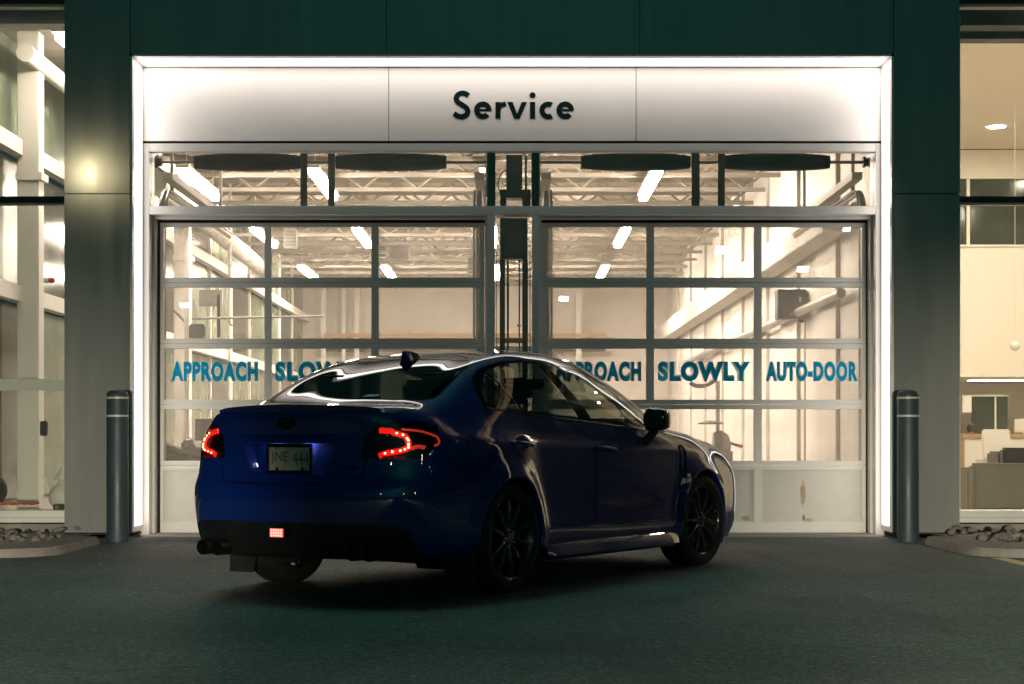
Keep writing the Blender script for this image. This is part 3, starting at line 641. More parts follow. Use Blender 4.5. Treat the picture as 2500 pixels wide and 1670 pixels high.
# exhaust hose boom on a post, left of the garage
bm_ = empty('hose_boom', (ax(470, 26), 26, 0), label='grey exhaust hose boom reaching across the left door on a wall bracket', cat='boom')
def bp_(px, py, Y=26): p = at(px, py, Y) - bm_.location; return p
MB().tube([bp_(468, 778), bp_(790, 772)], 0.018, 8).build('arm', M['grey'], bm_, smooth=True)
MB().tube(crom([bp_(560, 772), bp_(562, 790), bp_(568, 796)], 4), 0.014, 6).build('hook', M['grey'], bm_, smooth=True)
MB().tube([bp_(425, 758), bp_(466, 800)], 0.02, 6).build('brace', M['grey'], bm_)
box_obj('reel', M['dkmetal'], bm_, bp_(464, 0).x, bp_(502, 0).x, -0.1, 0.1, bp_(0, 826).z, bp_(0, 792).z, 0.02)
box_obj('post', M['white'], bm_, bp_(452, 0).x, bp_(464, 0).x, -0.08, 0.08, 0.01, 4.2)
box_obj('panel', M['grey'], bm_, bp_(480, 0).x, bp_(536, 0).x, 0.2, 0.3, bp_(0, 745).z, bp_(0, 705).z)
box_obj('leg', M['dkmetal'], bm_, bp_(527, 0).x, bp_(535, 0).x, 0.1, 0.2, bp_(0, 822).z, bp_(0, 718).z)
# tool cart with monitor, and a dark motor hoist beside it
tc_ = empty('tool_cart', (ax(505, 21), 21, 0), label='dark tool cart with a monitor behind the car trunk', cat='tool cart')
def cartb(n, m, x0, x1, y0, y1, z0, z1, bv=0.01): return box_obj(n, M[m], tc_, x0, x1, y0, y1, z0, z1, bv)
cartb('cabinet', 'grey', -0.2, 0.22, 0, 0.4, 0.12, 0.72); cartb('top', 'black', -0.22, 0.24, -0.02, 0.42, 0.721, 0.76); cartb('monitor', 'dkmetal', -0.16, 0.14, 0.1, 0.14, 0.88, 1.14); cartb('stand', 'black', -0.03, 0.01, 0.14, 0.18, 0.761, 0.95)
for z in (0.2, 0.36, 0.52): cartb('drawer', 'dkmetal', -0.18, 0.2, -0.015, -0.001, z, z + 0.13)
for x in (-0.15, 0.17): MB().lathe([(0, -.02), (.05, -.02), (.05, .02), (0, .02)], 'y', 14, (x, 0.1, 0.056)).build('caster', M['black'], tc_)
eg = empty('engine_hoist', (ax(450, 20.4), 20.4, 0), label='dark engine part and red jack on the garage floor behind the left tail light', cat='engine')
bmq = bmesh.new(); bmesh.ops.create_icosphere(bmq, subdivisions=3, radius=0.2)
for v in bmq.verts: v.co = Vector((v.co.x * 1.25, v.co.y, max(-.15, v.co.z) * 1.0)) * (1 + 0.25 * math.sin(v.co.x * 31 + v.co.z * 17) * math.sin(v.co.z * 27))
me = bpy.data.meshes.new('block'); bmq.to_mesh(me); bmq.free(); me.materials.append(M['dkmetal']); o = new_obj('block', me, eg); o.location = (0, 0, 0.68)
box_obj('stand', M['grey'], eg, -0.2, 0.2, -0.15, 0.15, 0.02, 0.53, 0.01); box_obj('jack_handle', M['red'], eg, 0.06, 0.16, -0.27, -0.23, 0.62, 0.66, 0.005)
# right wall: ledge, conduits, black control box, tyre changer
o = box_obj('wall_duct', M['white'], None, 3.66, 3.97, 21.0, 45.8, 3.35, 3.72, 0.01); tag(o, 'square white duct running back along the right garage wall', 'duct')
o = MB().tube([(3.88, 21, 2.62), (3.88, 40, 2.62)], 0.06, 12).build('wall_pipe', M['galv'], smooth=True); tag(o, 'grey pipe running back low along the right garage wall', 'pipe')
cb = empty('control_box', (3.8, 24.6, 0), label='black control box on the right garage wall with scuffed face', cat='control box')
def cbp(n, m, px0, px1, py0, py1, Y, d, bv=0.01): return part(n, M[m], ax(px0, Y), ax(px1, Y), Y, Y + d, az(py1, Y), az(py0, Y), bv, cb)
cbp('case', 'black', 1899, 1970, 706, 778, 24.2, 0.3); cbp('knob', 'tape', 1951, 1957, 725, 737, 24.19, 0.008, 0); cbp('handle', 'grey', 1929, 1952, 764, 770, 24.18, 0.015, 0); cbp('foot', 'black', 1950, 1962, 779, 787, 24.3, 0.1, 0)
cbp('bracket', 'grey', 1965, 1982, 706, 1200, 24.45, 0.1, 0)
tch = empty('tyre_changer', (ax(1765, 23), 23, 0), label='grey tyre changer with a red tipped lever behind the car bonnet', cat='tyre changer')
def tp(px, py): return at(px, py, 23) - tch.location
MB().lathe([(0, 0), (0.17, 0.0), (0.2, 0.10), (0.14, 0.19), (0.05, 0.22), (0, 0.22)], 'x', 18, tp(1742, 1088)).build('housing', M['grey'], tch, smooth=True)
box_obj('cabinet', M['grey'], tch, tp(1740, 0).x, tp(1785, 0).x, -0.2, 0.2, 0.02, tp(0, 1095).z, 0.03)
MB().tube([tp(1778, 1080), tp(1802, 1088)], 0.018, 8).build('lever', M['dkmetal'], tch); MB().tube([tp(1802, 1088), tp(1813, 1090)], 0.022, 8).build('lever_tip', M['red'], tch)
MB().tube([tp(1752, 1070), tp(1752, 930)], 0.028, 8).build('mast', M['white'], tch)
MB().lathe([(0, 0), (0.16, 0.0), (0.17, 0.02), (0.03, 0.05), (0, 0.05)], 'z', 20, tp(1735, 1036)).build('tray', M['grey'], tch, smooth=True)
MB().tube(crom([tp(1684, 934), tp(1700, 942), tp(1725, 940), tp(1746, 928)], 5), 0.028, 8).build('arm', M['dkmetal'], tch, smooth=True)
# bits on the left window sill
o = MB(); pts = []
for k in range(60):
    t = k / 59; pts.append((ax(0, 16.9) - 0.25 + 0.62 * t + 0.05 * math.sin(k * 1.9), 16.86 + 0.06 * math.sin(k * 1.3), 0.275 + 0.022 * abs(math.sin(k * 0.9))))
o.tube(crom(pts, 3), 0.0075, 6).build('extension_cord', M['cable'], smooth=True); tag(bpy.data.objects['extension_cord'], 'tangled orange red cord lying on the left window sill', 'cord')
bt = empty('water_bottle', (ax(153, 17.0), 17.0, 0.24), label='white round bottle on the left window sill beside the pillar', cat='bottle')
MB().lathe([(0, 0), (0.09, 0.005), (0.125, 0.06), (0.13, 0.12), (0.10, 0.19), (0.05, 0.23), (0.04, 0.26), (0, 0.26)], 'z', 24).build('body', M['white'], bt, smooth=True)
MB().lathe([(0, 0.262), (0.09, 0.27), (0.07, 0.30), (0.03, 0.36), (0, 0.40)], 'z', 20).build('cap', M['white'], bt, smooth=True)
pb = empty('battery_pack', (ax(145, 16.85), 16.85, 0.225), label='small dark box on the left window sill below the white bottle', cat='box')
box_obj('case', M['dkmetal'], pb, -0.05, 0.09, -0.04, 0.04, 0.005, 0.06, 0.006); box_obj('face', M['green'], pb, -0.03, 0.0, -0.043, -0.041, 0.012, 0.05)
sr = empty('alarm_beacon', (ax(112, 19.0), 19.0, az(684, 19.0)), label='red and white alarm beacon on the white column in the left window', cat='alarm')
MB().lathe([(0, 0), (0.03, 0), (0.035, 0.02), (0.035, 0.05), (0, 0.05)], 'x', 16, (-0.02, 0, 0)).build('base', M['white'], sr, smooth=30)
MB().lathe([(0, 0.051), (0.028, 0.051), (0.03, 0.10), (0.024, 0.115), (0, 0.115)], 'x', 16, (-0.02, 0, 0)).build('lens', M['red'], sr, smooth=30)
o = box_obj('wall_socket', M['dkmetal'], None, ax(98, 18.97), ax(117, 18.97), 18.95, 19.0, az(1064, 18.97), az(1028, 18.97), 0.01); tag(o, 'dark socket box low on the white column in the left window', 'socket')
o = MB().lathe([(0.10, -0.06), (0.14, -0.05), (0.16, 0), (0.14, 0.05), (0.10, 0.06)], 'y', 24, (0, 0, 0), close=True).build('spare_tyre', M['rubber'], smooth=True); o.location = (ax(-22, 17.3), 17.3, 0.40); tag(o, 'black tyre at the very left edge of the left window', 'tyre')

# ------------------------------------------------------------------ reception behind the right window
RX0, RX1, RY1, RZ = 4.22, 17.0, 52.0, 8.4
struct('floor', M['floor'], RX0, RX1, 16.97, RY1, -0.1, 0.005)
struct('ceiling', M['creamc'], RX0, RX1, 17.6, 46.0, RZ, RZ + 0.1)
struct('wall_left', M['cream'], RX0 - 0.02, RX0 + 0.05, 16.97, RY1, 0, RZ)
struct('wall_right', M['cream'], RX1, RX1 + 0.1, 16.97, RY1, 0, RZ)
Yr = 46.0
mz = empty('mezzanine_wall', (12, Yr, 0), label='cream upper wall of the reception with a band of dark windows', cat='wall')
def mzp(n, m, py0, py1, d=0.2, px0=2200, px1=2900, Y=Yr, bv=0): return part(n, M[m], ax(px0, Y), ax(px1, Y), Y, Y + d, az(py1, Y), az(py0, Y), bv, mz)
mzp('soffit_band', 'cream', 366, 436, 0.25); mzp('lower_wall', 'cream', 600, 920, 0.25)
for px0, px1 in ((2200, 2360), (2368, 2600), (2608, 2900)):
    mzp('pane', 'dkwin', 437, 599, 0.04, px0, px1, Yr + 0.1)
for px in (2364, 2604): mzp('mullion', 'cream', 436.5, 599.5, 0.1, px - 4, px + 4, Yr + 0.02)
mzp('sill', 'white', 597, 602, 0.3, 2200, 2900, Yr - 0.05)
struct('ceiling_low', M['creamc'], RX0, RX1, Yr + 0.26, RY1, az(920, Yr), az(920, Yr) + 0.1)
struct('wall_back', M['cream'], RX0, RX1, RY1, RY1 + 0.1, 0, 3)
gp = empty('glass_partition', (ax(2400, 50), 50, 0), label='dark glass partition at the back of the reception', cat='partition')
for a, b in ((2372, 2428), (2432, 2460)): part('pane', M['dkwin'], ax(a, 50), ax(b, 50), 50, 50.03, 0.01, az(968, 50), 0, gp)
part('frame', M['cream'], ax(2369, 50), ax(2463, 50), 49.98, 50.05, az(968, 50), az(964, 50), 0, gp); part('frame', M['cream'], ax(2428, 50), ax(2432, 50), 49.98, 50.05, 0.01, az(969, 50), 0, gp)
DM = lamp_mat('downlight_glow', (1.0, 0.86, 0.69), 470)
dl = [(2432, 320, 'big round downlight in the reception ceiling')]
for i, (x, y, lb) in enumerate([(ax(2432, 42.7), 42.7, 'round downlight in the cream reception ceiling, the one in view')] + [(6 + 3 * a, 19 + 7 * b, None) for a in range(4) for b in range(4)]):
    r = empty('downlight', (x, y, RZ - 0.005), label=lb or 'round downlight in the reception ceiling, row %d from the window, number %d from the garage' % ((i - 1) % 4 + 1, (i - 1) // 4 + 1), cat='light', group='reception downlights')
    MB().lathe([(0, -0.006), (0.20, -0.006), (0.20, 0.0), (0, 0.0)], 'z', 24).build('diffuser', DM, r); MB().lathe([(0.201, -0.01), (0.23, -0.01), (0.23, 0.0), (0.201, 0)], 'z', 24, close=True).build('trim', M['white'], r)
r = empty('pendant_lamp', (ax(2478, 40), 40, az(845, 40)), label='white globe pendant lamp in the reception', cat='lamp')
MB().lathe([(0.11 * math.sin(R(a)), -0.11 * math.cos(R(a))) for a in range(0, 181, 15)], 'z', 20).build('globe', M['white'], r, smooth=True); MB().tube([(0, 0, 0.11), (0, 0, RZ - r.location.z)], 0.006, 5).build('cord', M['white'], r)
# low ceiling lights over the desk
DL = lamp_mat('desk_light_glow', (1.0, 0.86, 0.68), 16)
for i, px in enumerate((2395, 2440, 2490)):
    r = empty('desk_light', (ax(px, 48.5), 48.5, az(920, Yr) - 0.02), label='flat ceiling light over the reception desk, %s of three' % ('left', 'middle', 'right')[i], cat='light', group='lights over the reception desk')
    box_obj('diffuser', DL, r, -0.3, 0.3, -0.3, 0.3, 0.0, 0.012)
dk = empty('reception_desk', (ax(2450, 39), 39, 0), label='white reception desk with an oak top', cat='desk')
part('front', M['white'], ax(2354, 39), ax(2640, 39), 39, 39.1, 0.01, az(1071, 39), 0.01, dk); part('top', M['wood'], ax(2350, 39), ax(2645, 39), 38.95, 39.8, az(1070.5, 39), az(1059, 39), 0.01, dk); part('side', M['wood'], ax(2350, 39), ax(2353.5, 39), 38.97, 39.75, 0.01, az(1071, 39), 0, dk)
def person(px, Y, label):
    p = empty('person', (ax(px, Y), Y, 0), label=label, cat='person')
    hz = az(1047, Y)
    prof = [(0, -0.125), (0.045, -0.12), (0.068, -0.085), (0.078, -0.03), (0.082, 0.02), (0.078, 0.06), (0.06, 0.10), (0.03, 0.12), (0, 0.125)]
    mb = MB()
    mb.lathe([(r_ * 0.95, hz + h_) for r_, h_ in prof], 'z', 20)
    mb.tube([(0, 0.02, hz - 0.10), (0, 0.03, hz - 0.20)], [0.05, 0.055], 12)
    # torso, shoulders and arms reaching the desk
    mb.tube([(0, 0.03, hz - 0.18), (0, 0.04, hz - 0.25), (0, 0.05, hz - 0.45), (0, 0.05, hz - 0.62)], [0.06, 0.19, 0.17, 0.15], 16)
    for s in (-1, 1): mb.tube([(s * 0.18, 0.04, hz - 0.27), (s * 0.24, 0.0, hz - 0.5), (s * 0.14, -0.26, hz - 0.52)], [0.055, 0.045, 0.032], 10)
    for s in (-1, 1): mb.tube([(s * 0.1, 0.05, hz - 0.62), (s * 0.12, -0.3, hz - 0.62), (s * 0.12, -0.32, 0.08)], [0.085, 0.07, 0.045], 10)
    mb.lathe([(0, -0.015), (0.012, -0.01), (0.006, 0.012), (0, 0.015)], 'z', 8, (0, -0.083, hz - 0.01))
    mb.build('body', M['skin'], p, smooth=60)
    h = MB().lathe([(0.07, hz - 0.085), (0.098, hz - 0.03), (0.100, hz + 0.04), (0.08, hz + 0.09), (0.04, hz + 0.13), (0, hz + 0.135)], 'z', 20, (0, 0.012, 0)); h.build('hair', M['hair'], p, smooth=True)
    sh_ = MB().tube([(0, 0.03, hz - 0.19), (0, 0.04, hz - 0.25), (0, 0.05, hz - 0.45), (0, 0.05, hz - 0.63)], [0.075, 0.20, 0.18, 0.16], 16); sh_.build('shirt', M['shirt'], p, smooth=True)
person(2371, 40.4, 'person with short dark hair seated behind the reception desk')
mn = empty('monitor', (ax(2494, 39.4), 39.4, az(1059, 39.4)), label='white computer monitor standing on the reception desk', cat='monitor')
box_obj('case', M['white'], mn, -0.12, 0.42, 0.1, 0.15, 0.03, 0.33, 0.01); box_obj('stand', M['white'], mn, 0.1, 0.2, 0.1, 0.3, 0.0, 0.029)
o = box_obj('wall_screen', M['white'], None, ax(2350, 44), ax(2372, 44), 44, 44.05, az(1007, 44), az(966, 44)); tag(o, 'white board hanging at the left of the reception', 'board')
ch = empty('visitor_chair', (ax(2433, 31), 31, 0), label='white visitor chair with high back before the reception desk', cat='chair')
def chp(n, m, px0, px1, py0, py1, Y, d, bv=0.02): return part(n, M[m], ax(px0, Y), ax(px1, Y), Y, Y + d, az(py1, Y), az(py0, Y), bv, ch)
chp('backrest', 'white', 2398, 2467, 1048, 1122, 30.8, 0.06, 0.025); chp('seat', 'white', 2396, 2470, 1120, 1130, 30.86, 0.45)
for px in (2400, 2464):
    for y in (30.9, 31.3): MB().tube([(ax(px, 31) - ch.location.x, y - 31, 0), (ax(px, 31) - ch.location.x, y - 31, az(1129, 31))], 0.012, 6).build('leg', M['galv'], ch)
def armchair(x, y, w, label, m, h=0.66):
    r = empty('armchair', (x, y, 0), label=label, cat='armchair', group='leather armchairs by the window')
    box_obj('backrest', M[m], r, -w, w, 0, 0.2, 0.06, h, 0.03); box_obj('armrest', M[m], r, -w, -w + 0.2, 0.21, 0.8, 0.06, h - 0.05, 0.03); box_obj('armrest', M[m], r, w - 0.2, w, 0.21, 0.8, 0.06, h - 0.05, 0.03)
    box_obj('seat', M[m], r, -w + 0.21, w - 0.21, 0.21, 0.8, 0.08, 0.4, 0.04)
    for sx_ in (-1, 1):
        for yy in (0.06, 0.72): MB().tube([(sx_ * (w - 0.06), yy, 0), (sx_ * (w - 0.06), yy, 0.07)], 0.02, 6).build('foot', M['black'], r)
armchair(ax(2376, 18.3) + 0.42, 18.3, 0.42, 'taupe leather armchair right behind the right window', 'sofa', az(1131, 18.3))
armchair(ax(2450, 22.5) + 0.42, 22.5, 0.42, 'black leather armchair behind the taupe one', 'dksofa', az(1093, 22.5))
armchair(ax(2352, 21.0) + 0.05, 21.0, 0.22, 'narrow tan armchair at the left edge of the right window', 'sofa', az(1143, 21.0))

# ------------------------------------------------------------------ parking lot lamps behind the viewer
LH = lamp_mat('lot_lamp_lens', (1.0, 0.86, 0.62), 110)
LS = lamp_mat('lot_lamp_lens_sodium', (1.0, 0.84, 0.50), 190)
LB = lamp_mat('lot_lamp_lens_cool', (0.85, 0.95, 1.0), 95)
lot = [(-14.75, -30, 10.1), (8, -34, 8), (22, -26, 7), (-6, -48, 8), (14, -52, 9), (32, -40, 8), (-30, -50, 9), (3, -70, 9), (-20, -75, 9), (24.2, -95, 16.0), (44, -58, 8), (40, -14, 8), (52, -30, 9)]
pm = MB().tube([(0, 0, 0), (0, 0, 1)], [0.09, 0.06], 12).mesh('pole', M['dkmetal'])
hm = MB().box(-0.35, 0.35, -0.1, 0.55, 0.03, 0.13).mesh('head', M['dkmetal'], bevel=0.02)
lms = [MB().box(-0.26, 0.26, 0.0, 0.48, 0.0, 0.028).mesh('lens', LH), MB().box(-0.26, 0.26, 0.0, 0.48, 0.0, 0.028).mesh('lens', LB), MB().box(-0.30, 0.30, 0.0, 0.48, -0.03, 0.028).mesh('lens', LS)]
for i, (x, y, z) in enumerate(lot):
    r = empty('street_lamp', (x, y, 0), label='tall parking lot lamp behind the viewer, mirrored in the car paint', cat='street lamp', group='parking lot lamps')
    p_ = new_obj('pole', pm, r); p_.scale = (1, 1, z)
    h_ = new_obj('head', hm, r); h_.location = (0, 0, z); l_ = new_obj('lens', lms[2] if i == 0 else lms[0 if i == 9 else i % 2], r); l_.location = (0, 0, z)
    for q in (h_, l_): q.rotation_euler = (R(25), 0, 0)

# ================================================================== the car (local: x forward, y left, z up; rear axle at x = 0)
def car_paint():
    m, t, b = nodes_of('blue_car_paint')
    b.inputs['Base Color'].default_value = (0.004, 0.022, 0.20, 1); b.inputs['Metallic'].default_value = 0.0; b.inputs['Roughness'].default_value = 0.5; b.inputs['Specular IOR Level'].default_value = 0.1
    b.inputs['Coat Weight'].default_value = 1.0; b.inputs['Coat Roughness'].default_value = 0.015; b.inputs['Coat IOR'].default_value = 1.75
    tc = t.nodes.new('ShaderNodeTexCoord'); n = t.nodes.new('ShaderNodeTexNoise'); n.inputs['Scale'].default_value = 900; n.inputs['Detail'].default_value = 1
    t.links.new(tc.outputs['Object'], n.inputs['Vector'])
    cr = t.nodes.new('ShaderNodeValToRGB'); e = cr.color_ramp.elements
    e[0].position = 0.35; e[0].color = (0.0025, 0.015, 0.140, 1); e[1].position = 0.7; e[1].color = (0.005, 0.030, 0.25, 1)
    t.links.new(n.outputs[0], cr.inputs[0]); t.links.new(cr.outputs[0], b.inputs['Base Color'])
    n2 = t.nodes.new('ShaderNodeTexNoise'); n2.inputs['Scale'].default_value = 140; t.links.new(tc.outputs['Object'], n2.inputs['Vector'])
    bp = t.nodes.new('ShaderNodeBump'); bp.inputs['Strength'].default_value = 0.012; bp.inputs['Distance'].default_value = 0.002
    t.links.new(n2.outputs[0], bp.inputs['Height']); t.links.new(bp.outputs[0], b.inputs['Coat Normal'])
    return m
M['paint'] = car_paint()
M['cglass'] = glass('tinted_car_glass', (0.46, 0.51, 0.46), 0.0, ior=1.6)
M['rglass'] = glass('dark_rear_glass', (0.08, 0.10, 0.095), 0.0, ior=1.6)
M['dglass'] = glass('rear_door_glass', (0.30, 0.34, 0.31), 0.0, ior=1.6)
M['gloss'] = mat('gloss_black', (0.006, 0.007, 0.007), rough=0.08, var=0.1, coat=0.6)
M['trim'] = mat('black_trim', (0.010, 0.012, 0.012), rough=0.4, var=0.2)
M['cabin'] = mat('cabin_cloth', (0.02, 0.022, 0.021), rough=0.85, var=0.25, bump=0.3, bscale=300)
M['tyre'] = mat('tyre_rubber', (0.012, 0.013, 0.012), rough=0.75, var=0.25, bump=0.3, bscale=90)
M['rim'] = mat('gloss_black_alloy', (0.09, 0.092, 0.09), rough=0.14, metal=0.8, var=0.1)
M['chrome'] = mat('chrome', (0.75, 0.75, 0.72), rough=0.12, metal=1.0, var=0.05)
M['disc'] = mat('brake_disc', (0.25, 0.25, 0.24), rough=0.35, metal=0.9, var=0.1)
M['lens'] = glass('red_lens', (0.42, 0.05, 0.04), 0.0, ior=1.55)
M['lensc'] = glass('smoked_lens', (0.46, 0.22, 0.19), 0.0, ior=1.55)
M['ledr'] = lamp_mat('tail_led', (1.0, 0.02, 0.015), 1.9)
M['ledd'] = lamp_mat('tail_led_dot', (1.0, 0.16, 0.07), 26)
M['ledl'] = lamp_mat('tail_edge_glow', (1.0, 0.10, 0.07), 0.9)
M['redd'] = mat('red_reflector', (0.32, 0.008, 0.006), rough=0.3, var=0.2, scale=60, emit=(1.0, 0.02, 0.012), es=0.10)  # weak emission stands in for LED light scattered inside the lamp
M['plate'] = mat('licence_plate', (0.52, 0.47, 0.38), rough=0.45, var=0.18, scale=14, stretch=(1, 1, 0.25))
M['ptxt'] = mat('plate_ink', (0.09, 0.09, 0.10), rough=0.5)
M['plamp'] = lamp_mat('plate_lamp', (0.80, 0.84, 1.0), 30)
M['hlamp'] = lamp_mat('head_lamp', (1.0, 0.95, 0.88), 26)

YAW = R(30.920)
car = empty('sedan_car', (-0.7562, 10.8246, 0), R(90) - YAW, label='dark blue four door sedan with lit tail lights parked facing the doors', cat='car')

def pchip(kx, ky, x):
    kx, ky, x = np.array(kx, float), np.array(ky, float), np.array(x, float); h = np.diff(kx); d = np.diff(ky) / h; m = np.zeros(len(kx))
    m[0], m[-1] = d[0], d[-1]
    for i in range(1, len(kx) - 1):
        if d[i - 1] * d[i] > 0:
            w1, w2 = 2 * h[i] + h[i - 1], h[i] + 2 * h[i - 1]; m[i] = (w1 + w2) / (w1 / d[i - 1] + w2 / d[i])
    i = np.clip(np.searchsorted(kx, x) - 1, 0, len(kx) - 2); t = (x - kx[i]) / h[i]
    return ((1 + 2 * t) * (1 - t) ** 2 * ky[i] + t * (1 - t) ** 2 * h[i] * m[i] + t * t * (3 - 2 * t) * ky[i + 1] + t * t * (t - 1) * h[i] * m[i + 1])
def curve(k, x):       # smoothed knot curve
    kx = [a for a, _ in k]; ky = [b for _, b in k]; x = np.array(x, float); out = np.zeros(len(x)); ws = 0
    for dlt, wgt in zip(np.linspace(-0.09, 0.09, 7), (1, 3, 5, 6, 5, 3, 1)):
        out += wgt * pchip(kx, ky, np.clip(x + dlt, kx[0], kx[-1])); ws += wgt
    return out / ws
XR, XF = -0.55, 2.92
LN = [  # (y knots, z knots, rear centre (x,z), front centre (x,z))
    ([(-.6, 0), (3, 0)], [(-.6, .20), (3, .20)], None, None),
    ([(-.6, .66), (3, .66)], [(-.6, .20), (3, .18)], (-.84, .215), (3.28, .19)),
    ([(-.6, .80), (0, .835), (.5, .83), (2.1, .835), (2.65, .85), (3, .82)], [(-.6, .235), (0, .2), (.45, .172), (2.1, .168), (2.65, .19), (3, .175)], (-.955, .225), (3.44, .17)),
    ([(-.6, .850), (0, .882), (.5, .868), (1.3, .862), (2.1, .868), (2.65, .885), (3, .86)], [(-.6, .33), (0, .31), (.5, .27), (2.1, .262), (2.65, .29), (3, .29)], (-1.0, .33), (3.50, .27)),
    ([(-.6, .862), (0, .886), (.5, .868), (1.3, .862), (2.1, .870), (2.65, .888), (3, .868)], [(-.6, .46), (0, .45), (.5, .43), (2.1, .42), (2.65, .45), (3, .44)], (-1.035, .47), (3.535, .43)),
    ([(-.6, .864), (-.1, .905), (.10, .903), (.40, .866), (.6, .864), (1.3, .868), (2.1, .874), (2.65, .888), (3, .862)], [(-.6, .62), (0, .62), (.5, .60), (2.1, .58), (2.65, .6), (3, .58)], (-1.045, .615), (3.535, .56)),
    ([(-.6, .858), (-.1, .908), (.08, .906), (.36, .868), (.6, .866), (1.3, .872), (2.1, .876), (2.65, .880), (3, .845)], [(-.6, .70), (0, .73), (.5, .72), (2.1, .70), (2.65, .71), (3, .66)], (-.995, .665), (3.525, .63)),
    ([(-.6, .848), (-.1, .898), (.08, .896), (.34, .870), (.6, .868), (1.3, .872), (2.1, .872), (2.65, .862), (3, .81)], [(-.6, .895), (0, .885), (.9, .855), (2.0, .82), (2.65, .80), (3, .74)], (-.968, .85), (3.47, .70)),
    ([(-.6, .832), (-.1, .868), (.08, .866), (.34, .848), (.6, .850), (1.3, .858), (2.1, .858), (2.65, .848), (3, .79)], [(-.6, .918), (0, .908), (.9, .880), (2.0, .845), (2.65, .835), (3, .77)], (-.962, .90), (3.45, .73)),
    ([(-.6, .705), (-.3, .775), (.0, .818), (.4, .838), (.82, .842), (1.81, .835), (2.25, .812), (2.65, .77), (3, .71)], [(-.6, 1.03), (-.3, 1.062), (.0, 1.05), (.4, 1.026), (.82, 1.005), (1.81, .945), (2.25, .935), (2.65, .922), (3, .85)], (-.992, 1.045), (3.38, .765)),
    ([(-.6, .640), (-.3, .708), (.0, .742), (.4, .750), (.82, .748), (1.81, .755), (2.25, .745), (2.45, .71), (2.65, .66), (3, .60)], [(-.6, 1.058), (-.35, 1.115), (-.1, 1.165), (.1, 1.195), (.4, 1.215), (.82, 1.225), (1.2, 1.21), (1.5, 1.155), (1.81, 1.08), (2.1, 1.0), (2.3, .972), (2.65, .95), (3, .885)], None, None),
    ([(-.6, .580), (-.1, .622), (.3, .605), (.9, .59), (1.5, .60), (2.1, .645), (2.35, .64), (2.65, .56), (3, .50)], [(-.6, 1.072), (-.42, 1.122), (-.25, 1.190), (-.1, 1.256), (.1, 1.326), (.3, 1.374), (.55, 1.408), (.9, 1.415), (1.2, 1.395), (1.5, 1.33), (1.8, 1.235), (2.1, 1.11), (2.35, 1.005), (2.65, .966), (3, .905)], None, None),
    ([(-.6, .34), (.9, .33), (2.1, .36), (2.65, .31), (3, .28)], [(-.6, 1.083), (-.42, 1.141), (-.25, 1.208), (-.1, 1.267), (.1, 1.338), (.3, 1.394), (.55, 1.437), (.9, 1.462), (1.2, 1.448), (1.5, 1.392), (1.8, 1.292), (2.1, 1.165), (2.35, 1.055), (2.65, .988), (3, .93)], None, None),
    ([(-.6, 0), (3, 0)], [(-.6, 1.086), (-.42, 1.146), (-.25, 1.214), (-.1, 1.273), (.1, 1.345), (.3, 1.402), (.55, 1.447), (.9, 1.475), (1.2, 1.462), (1.5, 1.408), (1.8, 1.308), (2.1, 1.182), (2.35, 1.07), (2.65, .995), (3, .938)], None, None)]
NL = len(LN); IB = 9                                    # IB = belt line index
def superell(t, n): return abs(math.cos(t)) ** (2 / n), abs(math.sin(t)) ** (2 / n)
stations = []                                           # each: NL x 3 control points
xm = np.arange(XR, XF + 1e-6, (XF - XR) / 84)
Yc = [curve(l[0], xm) for l in LN]; Zc = [curve(l[1], xm) for l in LN]
def fan(i0, sgn, cen, n, exps, poleX):
    out = []
    for k in range(1, n + 1):
        th = (math.pi / 2) * k / n; P = []
        for j in range(NL):
            ys, zs = Yc[j][i0], Zc[j][i0]
            if 1 <= j <= IB:
                xc, zc = cen[j]; c, s = superell(th, exps)
                P.append((poleX + (xc - poleX) * s, ys * c, zs + (zc - zs) * (math.sin(th) ** 1.6)))
            else: P.append(None)
        P[0] = (poleX + (P[1][0] - poleX) * 0.0, 0, Zc[0][i0])
        x7, y7, z7 = P[IB]
        for j in range(IB + 1, NL):
            g = Yc[j][i0] / Yc[IB][i0]; zp = Zc[NL - 1][i0]
            x = poleX + (x7 - poleX) * g; y = y7 * g; zl = Zc[j][i0]
            zd = z7 + (zp - z7) * (1 - g ** 3)
            q = math.sin(th); P[j] = (x, y, zl + (zd - zl) * q)
        out.append(P)
    return out
rear = fan(0, -1, {j: LN[j][2] for j in range(1, IB + 1)}, 22, 2.9, XR)
front = fan(len(xm) - 1, 1, {j: LN[j][3] for j in range(1, IB + 1)}, 18, 4.2, XF)
main = [[(xm[i], Yc[j][i], Zc[j][i]) for j in range(NL)] for i in range(len(xm))]
allst = rear[::-1] + main + front
sub = [2, 2, 4, 4, 5, 4, 5, 2, 5, 5, 6, 8, 7]
